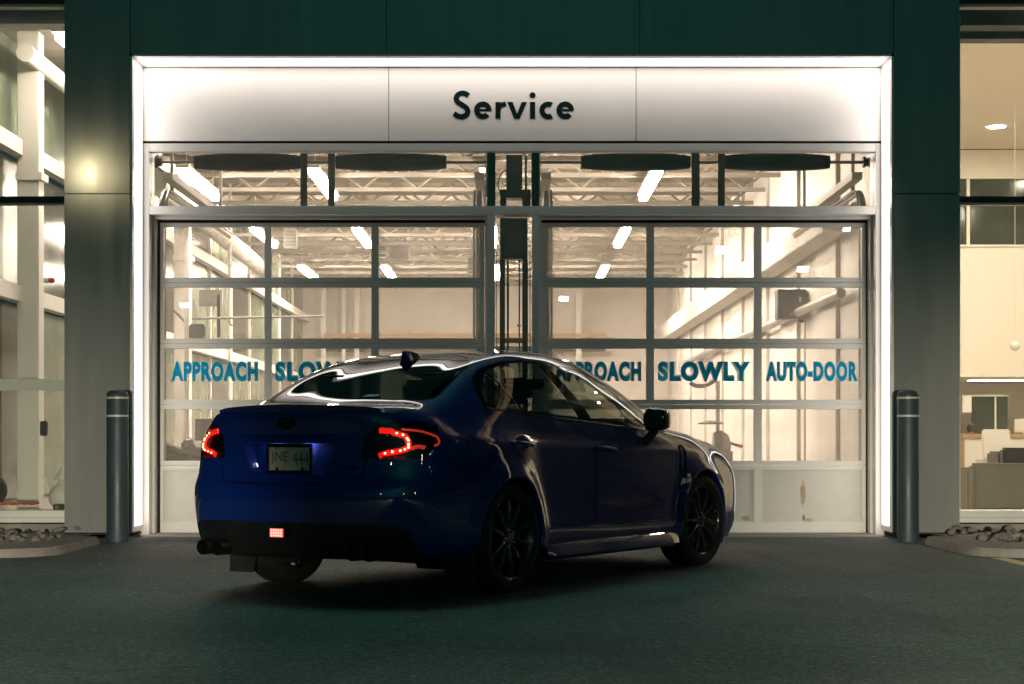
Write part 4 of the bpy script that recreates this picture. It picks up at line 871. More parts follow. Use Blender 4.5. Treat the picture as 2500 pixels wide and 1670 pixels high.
def section(P):                                         # smooth rows through the line points
    A = np.array(P); n = len(A); rows = []
    ext = np.vstack([A, A[-2] * np.array([1, -1, 1])])
    for j in range(n - 1):
        p1, p2 = A[j], A[j + 1]; m_ = sub[j]
        for k in range(m_):
            t = k / m_
            if j < 2: rows.append(p1 + (p2 - p1) * t); continue
            p0 = A[j - 1] if j > 2 else 2 * p1 - p2; p3 = ext[j + 2]
            def tj(a, b): return max(np.linalg.norm(b - a), 1e-5) ** 0.5
            t0 = 0; t1 = t0 + tj(p0, p1); t2 = t1 + tj(p1, p2); t3 = t2 + tj(p2, p3); tt = t1 + (t2 - t1) * t
            a1 = (t1 - tt) / (t1 - t0) * p0 + (tt - t0) / (t1 - t0) * p1; a2 = (t2 - tt) / (t2 - t1) * p1 + (tt - t1) / (t2 - t1) * p2; a3 = (t3 - tt) / (t3 - t2) * p2 + (tt - t2) / (t3 - t2) * p3
            b1 = (t2 - tt) / (t2 - t0) * a1 + (tt - t0) / (t2 - t0) * a2; b2 = (t3 - tt) / (t3 - t1) * a2 + (tt - t1) / (t3 - t1) * a3
            rows.append((t2 - tt) / (t2 - t1) * b1 + (tt - t1) / (t2 - t1) * b2)
    rows.append(A[-1]); return np.array(rows)
G = np.array([section(P) for P in allst])               # stations x rows x 3
r3 = sum(sub[:3])
for it in range(2):                                     # light smoothing over the skin
    G2 = G.copy(); G2[:, r3:-1] = (G[:, r3 - 1:-2] + 2 * G[:, r3:-1] + G[:, r3 + 1:]) / 4; G = G2
for it in range(2):
    G2 = G.copy(); G2[1:-1] = (G[:-2] + 2 * G[1:-1] + G[2:]) / 4; G = G2
WX = (0.0, 2.65); WZ = 0.322; AR = (0.362, 0.366)
for wx, ar in zip(WX, AR):                              # flared wheel arches
    d = np.hypot(G[..., 0] - wx, G[..., 2] - WZ); sel = (G[..., 1] > 0.6)
    G[..., 1] += sel * 0.022 * np.exp(-((np.maximum(d - ar, 0)) / 0.055) ** 2)
NS, NR = G.shape[:2]
bm = bmesh.new(); nl = bm.verts.layers.float_vector.new('nrm'); rg = bm.faces.layers.int.new('reg')
for sgn in (1, -1):
    V = [[bm.verts.new((p[0], sgn * p[1], p[2])) for p in row] for row in G]
    for i in range(NS - 1):
        for j in range(NR - 1):
            q = [V[i][j], V[i + 1][j], V[i + 1][j + 1], V[i][j + 1]]
            if sgn < 0: q = q[::-1]
            bm.faces.new(q)
bmesh.ops.remove_doubles(bm, verts=bm.verts, dist=0.0006)
bmesh.ops.recalc_face_normals(bm, faces=bm.faces)
bm.normal_update()
for v in bm.verts: v[nl] = v.normal
SKIN = BVHTree.FromBMesh(bm)

def inside(p, poly):
    x, y = p; c = False; n = len(poly); j = n - 1
    for i in range(n):
        xi, yi = poly[i]; xj, yj = poly[j]
        if (yi > y) != (yj > y) and x < (xj - xi) * (y - yi) / (yj - yi) + xi: c = not c
        j = i
    return c
SIDE = (Vector((1, 0, 0)), Vector((0, 0, 1))); REARV = (Vector((0, 1, 0)), Vector((0, 0, 1))); TOPV = (Vector((1, 0, 0)), Vector((0, 1, 0)))
def diag(s): return (Vector((1, s, 0)).normalized() * 1.0, Vector((0, 0, 1)))          # seen from the rear corner on side s
def cut(basis, poly, sel):
    e1, e2 = basis; xs_ = [p[0] for p in poly]; ys_ = [p[1] for p in poly]; bx0, bx1, by0, by1 = min(xs_), max(xs_), min(ys_), max(ys_)
    def bb(f):
        us = [v.co.dot(e1) for v in f.verts]; vs = [v.co.dot(e2) for v in f.verts]; return min(us), max(us), min(vs), max(vs)
    cand = {}
    for f in bm.faces:
        if f[rg] < 0 or not sel(f.calc_center_median()): continue
        b = bb(f)
        if b[1] < bx0 or b[0] > bx1 or b[3] < by0 or b[2] > by1: continue
        cand[f] = b
    for i in range(len(poly)):
        p, q = poly[i], poly[(i + 1) % len(poly)]
        sx0, sx1, sy0, sy1 = min(p[0], q[0]) - 1e-4, max(p[0], q[0]) + 1e-4, min(p[1], q[1]) - 1e-4, max(p[1], q[1]) + 1e-4
        fs = [f for f, b in cand.items() if not (b[1] < sx0 or b[0] > sx1 or b[3] < sy0 or b[2] > sy1)]
        if not fs: continue
        dx, dy = q[0] - p[0], q[1] - p[1]; n = (e1 * -dy + e2 * dx); co = e1 * p[0] + e2 * p[1]
        geo = list(fs) + list({e for f in fs for e in f.edges}) + list({v for f in fs for v in f.verts})
        for f in fs: cand.pop(f)
        r = bmesh.ops.bisect_plane(bm, geom=geo, dist=1e-5, plane_co=co, plane_no=n.normalized())
        for f in r['geom']:
            if isinstance(f, bmesh.types.BMFace) and f.is_valid: cand[f] = bb(f)
    out = []
    for f in cand:
        if not f.is_valid: continue
        c = f.calc_center_median()
        if inside((c.dot(e1), c.dot(e2)), poly): out.append(f)
    return out
def band(path, w_, closed=False):                        # thin polygon along a polyline
    o, i = stroke(path, w_, 1)
    return list(o) + list(i)[::-1]
def mark(fs, r):
    for f in fs: f[rg] = r
def circ(cx, cy, r, n=44): return [(cx + r * math.cos(2 * math.pi * k / n), cy + r * math.sin(2 * math.pi * k / n)) for k in range(n)]
REG = dict(body=0, gone=-1, seam=-2, dlo=1, g_quarter=2, g_rear=3, g_front=4, g_sail=5, rglass=6, wglass=7, light=8, valance=9, recess=10, front_door=11, rear_door=12, trunk=13, fuel=14, hlight=15, roof=16, rtrim=17)
SIDES = {1: lambda c: c.y > 0.45, -1: lambda c: c.y < -0.45}
dlo = [(-.155, 1.078), (-.150, 1.13), (-.128, 1.19), (-.06, 1.258), (.06, 1.312), (.28, 1.362), (.52, 1.384), (.82, 1.390), (1.16, 1.364), (1.39, 1.322), (1.63, 1.256), (1.88, 1.172), (2.10, 1.082), (2.17, .955), (1.81, .962), (.82, 1.017), (.2, 1.052)]
gq = [(-.118, 1.093), (-.115, 1.13), (-.098, 1.18), (-.035, 1.238), (.05, 1.282), (.205, 1.066)]
gr = [(.075, 1.292), (.28, 1.342), (.52, 1.365), (.655, 1.370), (.885, 1.030), (.232, 1.064)]
gf = [(.765, 1.369), (.82, 1.371), (1.16, 1.346), (1.39, 1.304), (1.63, 1.238), (1.86, 1.158), (1.80, .977), (1.075, 1.018)]
gs = [(1.895, 1.142), (2.065, 1.075), (2.13, .972), (1.835, .976)]
for s in (1, -1):
    sl_ = SIDES[s]
    for wx, ar in zip(WX, AR): 
        mark(cut(SIDE, circ(wx, WZ, ar), sl_), -1)
        mark(cut(SIDE, [(wx - ar, WZ), (wx + ar, WZ), (wx + ar * .97, 0.05), (wx - ar * .97, 0.05)], sl_), -1)
    mark(cut(SIDE, dlo, lambda c: sl_(c) and c.z > 0.9), REG['dlo'])
    for nm, pl in (('g_quarter', gq), ('g_rear', gr), ('g_front', gf), ('g_sail', gs)): mark(cut(SIDE, pl, lambda c: sl_(c) and c.z > 0.9), REG[nm])
    low = lambda c: sl_(c) and 0.2 < c.z < 1.07
    rd = [(-.175, 1.076), (-.165, .965), (.03, .82), (.26, .665), (.375, .51), (.425, .36), (.44, .30)]
    fd = [(.965, 1.02), (.985, .90), (1.05, .80), (1.075, .70), (1.075, .41), (1.07, .285)]
    fr_ = [(2.16, .955), (2.215, .86), (2.20, .70), (2.17, .50), (2.15, .285)]
    bt_ = [(.44, .285), (1.3, .278), (2.15, .278)]
    for pth, w_ in ((rd, .006), (fd, .006), (fr_, .006), (bt_, .007)): mark(cut(SIDE, band(pth, w_), low), -2)
    dpoly_r = rd + bt_[:1] + fd[::-1]; dpoly_f = fd + bt_[1:] + fr_[::-1]
    for f in bm.faces:
        if f[rg] == 0:
            c = f.calc_center_median()
            if sl_(c) and c.z < 1.075 and c.z > 0.27:
                if inside((c.x, c.z), dpoly_r): f[rg] = REG['rear_door']
                elif inside((c.x, c.z), dpoly_f): f[rg] = REG['front_door']
    # tail lamps, looked at from the rear corner
    e = diag(s); T = lambda x, y, z: (Vector((x, s * y, z)).dot(e[0]), z)
    lamp_out = [T(-.975, .510, .788), T(-.968, .540, .895), T(-.962, .585, .955), T(-.945, .66, .985), T(-.80, .80, .992), T(-.70, .835, .968), T(-.685, .84, .878), T(-.80, .81, .80), T(-.88, .77, .785)]
    mark(cut(e, lamp_out, lambda c: c.x < -0.55 and c.y * s > 0.4 and c.z < 1.02), REG['light'])
    # bumper side seam
    mark(cut(SIDE, band([(-.66, .80), (-.50, .735), (-.36, .66)], .006), lambda c: sl_(c) and c.x < -.3), -2)
    hl = [(3.30, .66), (3.05, .79), (2.93, .82), (3.06, .73), (3.22, .64), (3.36, .60)]
    mark(cut(SIDE, hl, lambda c: c.y * s > .3 and c.x > 2.85), REG['hlight'])
# fuel flap (right side only)
fp = [(-.37 + .090 * math.cos(a) * (1 + .10 * math.cos(2 * a)), .835 + .082 * math.sin(a)) for a in np.linspace(0, 2 * math.pi, 33)[:-1]]
fpo = [(-.37 + (x + .37) * 1.05, .835 + (y - .835) * 1.05) for x, y in fp]
mark(cut(SIDE, fp, SIDES[-1]), REG['fuel'])
for f in cut(SIDE, fpo, SIDES[-1]):
    if f[rg] != REG['fuel']: f[rg] = -2
# glass front and back
def sym(h): return h + [(x, -y) for x, y in h[::-1] if abs(y) > 1e-6]
rgo = sym([(-.528, 0), (-.515, .36), (-.478, .545), (-.415, .605), (-.34, .610), (.10, .540), (.20, .50), (.268, .30), (.285, 0)])
rgi = sym([(-.515, 0), (-.500, .36), (-.462, .535), (-.41, .588), (-.34, .592), (.09, .524), (.18, .482), (.245, .29), (.26, 0)])
up = lambda c: c.z > 0.98
mark(cut(TOPV, rgo, lambda c: up(c) and c.x < .6), REG['rtrim']); mark(cut(TOPV, rgi, lambda c: up(c) and c.x < .6), REG['rglass'])
wsp = sym([(2.44, 0), (2.41, .34), (2.31, .60), (2.16, .635), (1.60, .555), (1.50, .48), (1.455, .28), (1.44, 0)])
mark(cut(TOPV, wsp, lambda c: up(c) and c.x > 1.2), REG['wglass'])
# trunk lid outline, plate recess, black valance
rv = lambda c: c.x < -0.80
ty = [(.60, 1.0), (.565, .975), (.545, .90), (.52, .80), (.50, .72), (.475, .67), (.43, .648)]
lid = ty + [(0, .645)] + [(-y, z) for y, z in ty[::-1]]
mark(cut(REARV, band(lid, .006), lambda c: rv(c) and c.z < 1.02), -2)
topseam = sym([(-.98, .615), (-.90, .66), (-.75, .665), (-.60, .655), (-.545, .60)][:1])
for s in (1, -1): mark(cut(TOPV, band([(-.97, s * .60), (-.93, s * .632), (-.80, s * .652), (-.62, s * .655), (-.54, s * .60)], .006), lambda c: c.z > 1.0 and c.x < -.5), -2)
rec = [(-.345, .888), (.345, .888), (.335, .86), (.265, .715), (.24, .70), (-.24, .70), (-.265, .715), (-.335, .86)]
mark(cut(REARV, rec, lambda c: rv(c) and c.z < 1.0), REG['recess'])
val = [(-.70, .418), (-.6, .43), (0, .432), (.6, .43), (.70, .418), (.745, .395), (.765, .35), (.775, .28), (.78, .10), (-.78, .10), (-.775, .28), (-.765, .35), (-.745, .395)]
mark(cut(REARV, val, lambda c: c.x < -.62 and c.z < .5), REG['valance'])
lidp = lid + [(-.66, 1.2), (.66, 1.2)]
for f in bm.faces:
    if f[rg] == 0:
        c = f.calc_center_median()
        if c.x < -.53 and c.z > 1.0 and abs(c.y) < .654 and c.z < 1.12: f[rg] = REG['trunk']
        elif c.x < -.90 and inside((c.y, c.z), lid): f[rg] = REG['trunk']
inv = {v: k for k, v in REG.items()}
def extract(name, regs, m, parent, off=0.0, flt=None, flip=False):
    fs = [f for f in bm.faces if f[rg] in regs and (flt is None or flt(f.calc_center_median()))]
    idx = {}; vs = []; ns = []; pf = []
    for f in fs:
        t = []
        for v in f.verts:
            if v.index not in idx:
                idx[v.index] = len(vs); n = v[nl].normalized(); vs.append(v.co - n * off); ns.append(n)
            t.append(idx[v.index])
        pf.append(t[::-1] if flip else t)
    me = bpy.data.meshes.new(name); me.from_pydata([tuple(v) for v in vs], [], pf); me.polygons.foreach_set('use_smooth', [True] * len(me.polygons)); me.update()
    if vs: me.normals_split_custom_set_from_vertices([tuple(-n if flip else n) for n in ns])
    me.materials.append(m)
    return new_obj(name, me, parent)
bm.verts.index_update(); bm.faces.index_update()
body = extract('body', [0, 16], M['paint'], car)
extract('inner_shell', [0, -2, 11, 12, 13, 14, 9, 8, 16], M['trim'], car, off=0.014)
doors = {}
for s in (-1, 1):
    fl = lambda c: c.y * s > 0
    d = extract('rear_door', [12], M['paint'], car, flt=fl); doors[(s, 'r')] = d
    d2 = extract('front_door', [11], M['paint'], car, flt=fl); doors[(s, 'f')] = d2
    extract('window_trim', [1], M['gloss'], car, flt=fl)
    extract('quarter_window', [2], M['rglass'], car, off=.003, flt=fl)
    extract('window_glass', [3], M['dglass'], d, off=.003, flt=fl); extract('window_glass', [4], M['cglass'], d2, off=.003, flt=fl); extract('quarter_window', [5], M['cglass'], car, off=.003, flt=fl)
extract('rear_window', [6], M['rglass'], car, off=.002); extract('rear_window_trim', [17], M['gloss'], car); extract('windshield', [7], M['cglass'], car, off=.002)
trunk = extract('trunk_lid', [13], M['paint'], car)
extract('diffuser', [9], M['trim'], car, off=.006)
extract('fuel_flap', [14], M['paint'], car)
for s in (-1, 1):
    h = extract('headlight', [15], M['lensc'], car, flt=lambda c: c.y * s > 0)
    extract('lamp', [15], M['hlamp'], h, off=.05, flt=lambda c: c.y * s > 0 and c.x > 3.08 and c.z < .735)
# plate recess: pushed in, with walls
rf = [f for f in bm.faces if f[rg] == REG['recess']]
mb = MB(); be = {}
for f in rf:
    for e in f.edges: be[e] = be.get(e, 0) + 1
def rin(co): return (co.x + 0.042 - 0.02 * (co.z - .79), co.y * 0.90, .79 + (co.z - .79) * 0.93)
for f in rf: n0 = len(mb.v); mb.v += [rin(v.co) for v in f.verts]; mb.f.append(tuple(range(n0, n0 + len(f.verts))))
for e, k in be.items():
    if k == 1: a, b = e.verts; mb.quad(a.co, b.co, rin(b.co), rin(a.co))
mb.build('plate_recess', M['paint'], trunk, smooth=35)

def surf(x, y, z, d):      # first hit of the skin looking along d
    h = SKIN.ray_cast(Vector((x, y, z)) - Vector(d) * 3, Vector(d)); return h[0], h[1]
# tail lamps: backing, LED hook, dots and lens
for s in (-1, 1):
    lens = extract('taillight', [8], M['lensc'], car, flt=lambda c: c.y * s > 0)
    extract('backing', [8], M['redd'], lens, off=.045, flt=lambda c: c.y * s > 0)
    e = diag(s); dd = Vector((1, -s, 0)).normalized()
    def L(x, y, z, off):       # point on the lamp skin given a rough location, moved inwards
        h = SKIN.ray_cast(Vector((x, s * y, z)) - dd.reflect(Vector((0, 0, 1))) * 0, Vector((1, 0, 0))) if False else None
        q = SKIN.find_nearest(Vector((x, s * y, z))); return q[0] - q[1] * off
    hook = [(-.97, .60, .940), (-.96, .70, .946), (-.945, .77, .942), (-.935, .797, .918), (-.935, .797, .885), (-.94, .783, .860), (-.95, .735, .840), (-.965, .65, .826), (-.97, .595, .808)]
    pts = [L(*p, 0.022) for p in crom(hook, 5)]
    mb = MB(); mb.tube(pts, 0.0185, 10); mb.build('led_hook', M['ledr'], lens, smooth=True)
    mb = MB()
    for k in range(6, len(pts) - 3, 3):
        c = pts[k] - SKIN.find_nearest(pts[k])[1] * -0.0188; mb.lathe([(0, -.006), (.006, -.003), (.006, .003), (0, .006)], 'z', 8, c)
    mb.build('led_dots', M['ledd'], lens)
    mb = MB(); mb.tube([L(*p, 0.012) for p in crom([(-.905, .73, .972), (-.80, .80, .972), (-.715, .845, .945), (-.695, .852, .905), (-.70, .85, .875), (-.735, .842, .862)], 6)], 0.006, 8); mb.build('edge_glow', M['ledl'], lens, smooth=True)
    mb = MB(); mb.tube([L(*p, 0.03) for p in crom([(-.90, .79, .855), (-.85, .82, .865), (-.80, .835, .85)], 4)], 0.02, 8); mb.build('side_reflector', M['ledl'] if s < 0 else M['redd'], lens, smooth=True)
    mb = MB()
    for y in (.62, .66, .70, .74, .77):
        p = L(-.96, y, .797, .02); mb.box(p.x - .01, p.x + .01, p.y - .015, p.y + .015, p.z - .012, p.z + .016)
    mb.build('reflector', M['redd'], lens)
    # dark panel inside the hook
    mb = MB(); q = [L(-.97, .565, .905, .03), L(-.95, .755, .905, .03), L(-.955, .745, .868, .03), L(-.965, .62, .845, .03), L(-.97, .555, .80, .03)]
    mb.v = [tuple(p) for p in q]; mb.f = [(0, 1, 2, 3, 4)]; mb.build('reverse_lamp', M['grey'], lens)

# licence plate with frame, bolts, characters and two lamps over it
px_ = -0.958
lp = empty('licence_plate', (px_, 0, .785)); lp.parent = car
def rb(n, m, y0, y1, z0, z1, x0, x1, bv=0.0, parent=lp): return box_obj(n, M[m], parent, x0, x1, y0, y1, z0, z1, bv)
rb('plate', 'plate', -.150, .150, -.074, .074, 0, .003)
for a in ((-.160, .160, .064, .084), (-.160, .160, -.086, -.066), (-.160, -.144, -.0655, .0635), (.144, .160, -.0655, .0635)): rb('plate_frame', 'gloss', *a, -.012, .006, .004)
for y in (-.09, .09):
    for z in (-.058, .058): MB().lathe([(0, -.008), (.006, -.007), (.009, -.003), (.009, 0)], 'x', 12, (0, y, z)).build('bolt', M['chrome'] if z > 0 else M['gloss'], lp, smooth=60)
for t_, y0, y1 in (('JNE', .132, .012), ('444', -.022, -.134)):
    me = text_mesh(t_, 1.0, 0.0, 0.0); co = np.array([v.co[:] for v in me.vertices]); lo, hi = co.min(0), co.max(0)
    for v in me.vertices: v.co = (-.0008, y0 + (y1 - y0) * (v.co.x - lo[0]) / (hi[0] - lo[0]), -.033 + .072 * (v.co.y - lo[1]) / (hi[1] - lo[1]))
    me.materials.append(M['ptxt']); new_obj('plate_text', me, lp)
for y in (-.115, .115):
    rb('plate_lamp', 'plamp', y - .03, y + .03, .884 - .785 - .008, .884 - .785 - .003, -.012, .022, parent=lp)
# garnish bar, spoiler lip, emblem, badges
def rear_loft(name, m, ys, prof, parent, sm=40):        # prof(y) -> list of (x,z)
    mb = MB(); rings = []
    for y in ys:
        n = len(mb.v); p = prof(y); rings.append((n, len(p))); mb.v += [(a, y, b) for a, b in p]
    for (a, n), (b, _) in zip(rings[:-1], rings[1:]):
        for k in range(n): mb.f.append((a + k, a + (k + 1) % n, b + (k + 1) % n, b + k))
    mb.f.append(tuple(rings[0][0] + k for k in range(rings[0][1]))); mb.f.append(tuple(rings[-1][0] + k for k in reversed(range(rings[-1][1]))))
    return mb.build(name, M[m], parent, smooth=sm)
def gar(y):
    h, n = surf(-1, y, .90, (1, 0, 0)); x = h.x; k = 1 - (abs(y) / .36) ** 4 * .4
    return [(x + .02, .885), (x - .004, .884), (x - .022 * k, .871), (x - .028 * k, .880), (x - .016 * k, .915), (x + .004, .925), (x + .02, .925)]
rear_loft('garnish', 'paint', np.linspace(-.355, .355, 25), gar, trunk)
def spo(y):
    t = abs(y) / .57; xe = -1.012 + .125 * t ** 2.4 + .03 * max(0, t - .85); zt = 1.084 - .020 * t ** 2 - .05 * max(0, t - .88)
    return [(xe + .16, zt - .022), (xe + .10, zt - .006), (xe + .03, zt + .004), (xe, zt + .004), (xe - .004, zt - .002), (xe + .012, zt - .030), (xe + .03, zt - .05), (xe + .10, zt - .05)]
rear_loft('spoiler', 'paint', np.linspace(-.57, .57, 49), spo, trunk, 50)
em = MB()
h, n = surf(-1, 0, .985, (1, 0, 0))
em.v = []; ex = h.x - .004
o1 = [(.062 * math.cos(a), .033 * math.sin(a)) for a in np.linspace(0, 2 * math.pi, 33)[:-1]]; o2 = [(.052 * math.cos(a), .025 * math.sin(a)) for a in np.linspace(0, 2 * math.pi, 33)[:-1]]
emb = MB().prism(o1, .005, lambda a, b, t: (ex - t + .004, a, .985 + b)).build('emblem', M['gloss'], trunk)
mb = MB()
for (ya, za, r_) in ((-.022, .008, .009), (.012, .010, .006), (.026, .004, .006), (.020, -.010, .006), (.002, -.012, .006), (-.008, .0, .006)):
    pl = [((r_ if k % 2 == 0 else r_ * .35) * math.cos(k * math.pi / 4) * 1.3 - ya, (r_ if k % 2 == 0 else r_ * .35) * math.sin(k * math.pi / 4) + za) for k in range(8)]
    mb.prism(pl, .002, lambda a, b, t: (ex - t - .0015, a, .985 + b))
mb.build('star', M['chrome'], trunk)
def badge(t_, y0, y1, z0, z1):
    me = text_mesh(t_, 1.0, 0.02, 0.02); co = np.array([v.co[:] for v in me.vertices]); lo, hi = co.min(0), co.max(0)
    hx = surf(-1, (y0 + y1) / 2, (z0 + z1) / 2, (1, 0, 0))[0].x
    for v in me.vertices: v.co = (hx - .002 - .004 * (v.co.z - lo[2]) / max(1e-6, hi[2] - lo[2]), y0 + (y1 - y0) * (v.co.x - lo[0]) / (hi[0] - lo[0]), z0 + (z1 - z0) * (v.co.y - lo[1]) / (hi[1] - lo[1]))
    me.materials.append(M['gloss']); new_obj('badge', me, trunk)
badge('WRX', -.36, -.47, .728, .752)
# fog lamp, exhausts, mud flaps
fg = empty('rear_fog_lamp', (-1.035, .02, .372)); fg.parent = car
rb('housing', 'trim', -.052, .052, -.03, .03, -.012, .05, .004, parent=fg); 
M['fogr'] = lamp_mat('fog_glow', (1.0, 0.03, 0.04), 0.9); M['fogd'] = lamp_mat('fog_dot', (1.0, 0.25, 0.2), 3)
rb('lens', 'fogr', -.046, .046, -.024, .024, -.017, -.0125, parent=fg)
mb = MB()
for i in range(5):
    for j in range(3): mb.lathe([(0, -.022), (.0042, -.0215), (.0042, -.0172), (0, -.0172)], 'x', 8, (0, -.034 + .017 * i, -.015 + .015 * j))
mb.build('led_dots', M['fogd'], fg)
for y in (.58, .475, -.475, -.585):
    t_ = empty('exhaust_tip', (-.985, y, .275)); t_.parent = car
    MB().lathe([(.040, .16), (.046, .14), (.047, -.03), (.045, -.038), (.040, -.036), (.039, .1)], 'x', 28).build('pipe', M['gloss'], t_, smooth=50)
    MB().lathe([(0, .06), (.039, .06)], 'x', 20).build('bore', M['rubber'], t_)
for s in (-1, 1):
    MB().prism([(-.60 * 1, .0), (-.86, .0), (-.87, .12), (-.86, .25), (-.62, .27)] if False else [(s * .70, .085), (s * .885, .085), (s * .885, .30), (s * .66, .32)], .008, lambda a, b, t: (-.40 - t - .06 * (.3 - b), a, b)).build('mud_flap', M['tyre'], car)
    # arch liners and lips
    for wx, ar in zip(WX, AR):
        mb = MB(); n = 40
        for k in range(n):
            a0, a1 = R(-28 + 236 * k / n), R(-28 + 236 * (k + 1) / n)
            p = [(wx + (ar + .012) * math.cos(a), WZ + (ar + .012) * math.sin(a)) for a in (a0, a1)]
            mb.quad((p[0][0], s * .44, p[0][1]), (p[1][0], s * .44, p[1][1]), (p[1][0], s * .875, p[1][1]), (p[0][0], s * .875, p[0][1]))
        c0 = len(mb.v); mb.v.append((wx, s * .44, WZ))
        ringp = [(wx + (ar + .012) * math.cos(R(-28 + 236 * k / n)), s * .44, WZ + (ar + .012) * math.sin(R(-28 + 236 * k / n))) for k in range(n + 1)]
        st = len(mb.v); mb.v += ringp
        for k in range(n): mb.f.append((c0, st + k, st + k + 1))
        mb.build('arch_liner', M['rubber'], car)
        mb = MB(); A_ = []
        for k in range(n + 1):
            a = R(-12 + 204 * k / n); x, z = wx + (ar + .004) * math.cos(a), WZ + (ar + .004) * math.sin(a)
            h = SKIN.ray_cast(Vector((x, s * 3, z)), Vector((0, -s, 0)))
            if h[0] is None: continue
            y = abs(h[0].y); x2, z2 = wx + (ar - .012) * math.cos(a), WZ + (ar - .012) * math.sin(a)
            A_.append([(x, s * (y + .0005), z), ((x + x2) / 2, s * (y + .002), (z + z2) / 2), (x2, s * (y - .006), z2), (x2, s * (y - .05), z2)])
        for p, q in zip(A_[:-1], A_[1:]):
            for k in range(3): mb.quad(p[k], q[k], q[k + 1], p[k + 1])
        mb.build('arch_lip', M['paint'], car, smooth=60)
    # side skirt blade
    mb = MB(); st = []
    for x in np.linspace(.42, 2.24, 30):
        t = (x - .42) / 1.82; k = min(1, (1 - abs(2 * t - 1)) * 9); z0 = .165
        st.append([(x, s * .80, z0 + .01), (x, s * (.872 + .018 * k), z0), (x, s * (.885 + .016 * k), z0 + .02), (x, s * (.880 + .012 * k), z0 + .05), (x, s * .862, z0 + .095)])
    for p, q in zip(st[:-1], st[1:]):
        for k in range(4): mb.quad(p[k], q[k], q[k + 1], p[k + 1])
    mb.build('side_skirt', M['paint'], car, smooth=30)
    # fender vent with badge
    path = [(2.335, .845), (2.285, .83), (2.275, .76), (2.27, .62), (2.255, .48), (2.235, .33), (2.30, .34), (2.315, .45), (2.33, .60), (2.355, .76)]
    mb = MB(); mb.v = [(x, s * (abs(SKIN.ray_cast(Vector((x, s * 3, z)), Vector((0, -s, 0)))[0].y) + .003), z) for x, z in path]; mb.f = [tuple(range(len(path)))]
    vt = mb.build('fender_vent', M['trim'], car)
    mb = MB(); mb.tube(crom([(x, s * (abs(SKIN.ray_cast(Vector((x, s * 3, z)), Vector((0, -s, 0)))[0].y) + .004), z) for x, z in [(2.262, .46), (2.272, .62), (2.277, .76), (2.290, .84), (2.335, .852), (2.365, .80), (2.36, .74), (2.34, .60), (2.325, .45)]], 5), .0055, 6); mb.build('vent_edge', M['paint'], vt, smooth=True)
    yv = abs(SKIN.ray_cast(Vector((2.34, s * 3, .605)), Vector((0, -s, 0)))[0].y) + .006
    MB().prism([(2.255, .59), (2.305, .59), (2.31, .625), (2.258, .625)], .006, lambda a, b, t: (a, s * (yv + t), b)).build('badge', M['chrome'], vt); MB().prism([(2.325, .592), (2.42, .602), (2.43, .622), (2.33, .622)], .006, lambda a, b, t: (a, s * (yv + t), b)).build('badge', M['chrome'], vt)
    # door handles
    for kf, (x, z) in (('r', (.10, .868)), ('f', (1.185, .835))):
        yy = abs(SKIN.ray_cast(Vector((x, s * 3, z)), Vector((0, -s, 0)))[0].y)
        hd = empty('door_handle', (x, s * yy, z)); hd.parent = car
        cup = MB(); n = 24
        cup.v = [(.085 * math.cos(2 * math.pi * k / n) - .01, s * .0012, .048 * math.sin(2 * math.pi * k / n)) for k in range(n)]; cup.f = [tuple(range(n))]; cup.build('cup', M['paint'], hd)
        MB().tube(crom([(-.115, s * .004, .004), (-.10, s * .026, .006), (-.05, s * .036, .003), (.03, s * .036, -.003), (.085, s * .028, -.006), (.10, s * .004, -.008)], 5), [.013] * 26, 10).build('grip', M['paint'], hd, smooth=True)
    mb = MB(); mb.tube(crom([(x, s * (abs(SKIN.ray_cast(Vector((x, s * 3, z)), Vector((0, -s, 0)))[0].y) + .002), z) for x, z in [(-.15, 1.074), (.2, 1.047), (.5, 1.031), (.82, 1.012), (1.3, .986), (1.81, .957), (2.16, .948)]], 8), .007, 8); mb.build('belt_trim', M['rim'], car, smooth=True)
    # mirror
    mr = empty('side_mirror', (1.80, s * .84, .965)); mr.parent = car
    q = bmesh.new(); bmesh.ops.create_cube(q, size=1); bmesh.ops.subdivide_edges(q, edges=q.edges, cuts=4, use_grid_fill=True)
    for v in q.verts:
        c = v.co * 2; n_ = Vector((c.x * math.sqrt(1 - c.y ** 2 / 2 - c.z ** 2 / 2 + c.y ** 2 * c.z ** 2 / 3), c.y * math.sqrt(1 - c.z ** 2 / 2 - c.x ** 2 / 2 + c.z ** 2 * c.x ** 2 / 3), c.z * math.sqrt(1 - c.x ** 2 / 2 - c.y ** 2 / 2 + c.x ** 2 * c.y ** 2 / 3)))
        c = c * .45 + n_ * .55; v.co = Vector((c.x * .075 - .02 + (.03 if c.x > 0 else 0) * (1 - abs(c.y)), s * (.105 + c.y * .080), .062 + c.z * .078 * (1 - .12 * c.y)))
    me = bpy.data.meshes.new('housing'); q.to_mesh(me); q.free(); me.polygons.foreach_set('use_smooth', [True] * len(me.polygons)); me.materials.append(M['gloss']); new_obj('housing', me, mr)
    MB().tube(crom([(-.02, s * -.03, -.12), (-.01, s * .01, -.09), (0, s * .06, -.03), (0, s * .10, .02)], 4), [.030] * 12 + [.028], 10).build('stalk', M['gloss'], mr, smooth=True)
    mg = MB(); n = 20; mg.v = [(-.094, s * (.105 + .07 * math.copysign(abs(math.cos(2 * math.pi * k / n)) ** .6, math.cos(2 * math.pi * k / n))), .062 + .058 * math.copysign(abs(math.sin(2 * math.pi * k / n)) ** .6, math.sin(2 * math.pi * k / n))) for k in range(n)]; mg.f = [tuple(range(n))]
    mg.build('mirror_glass', M['rim'], mr)
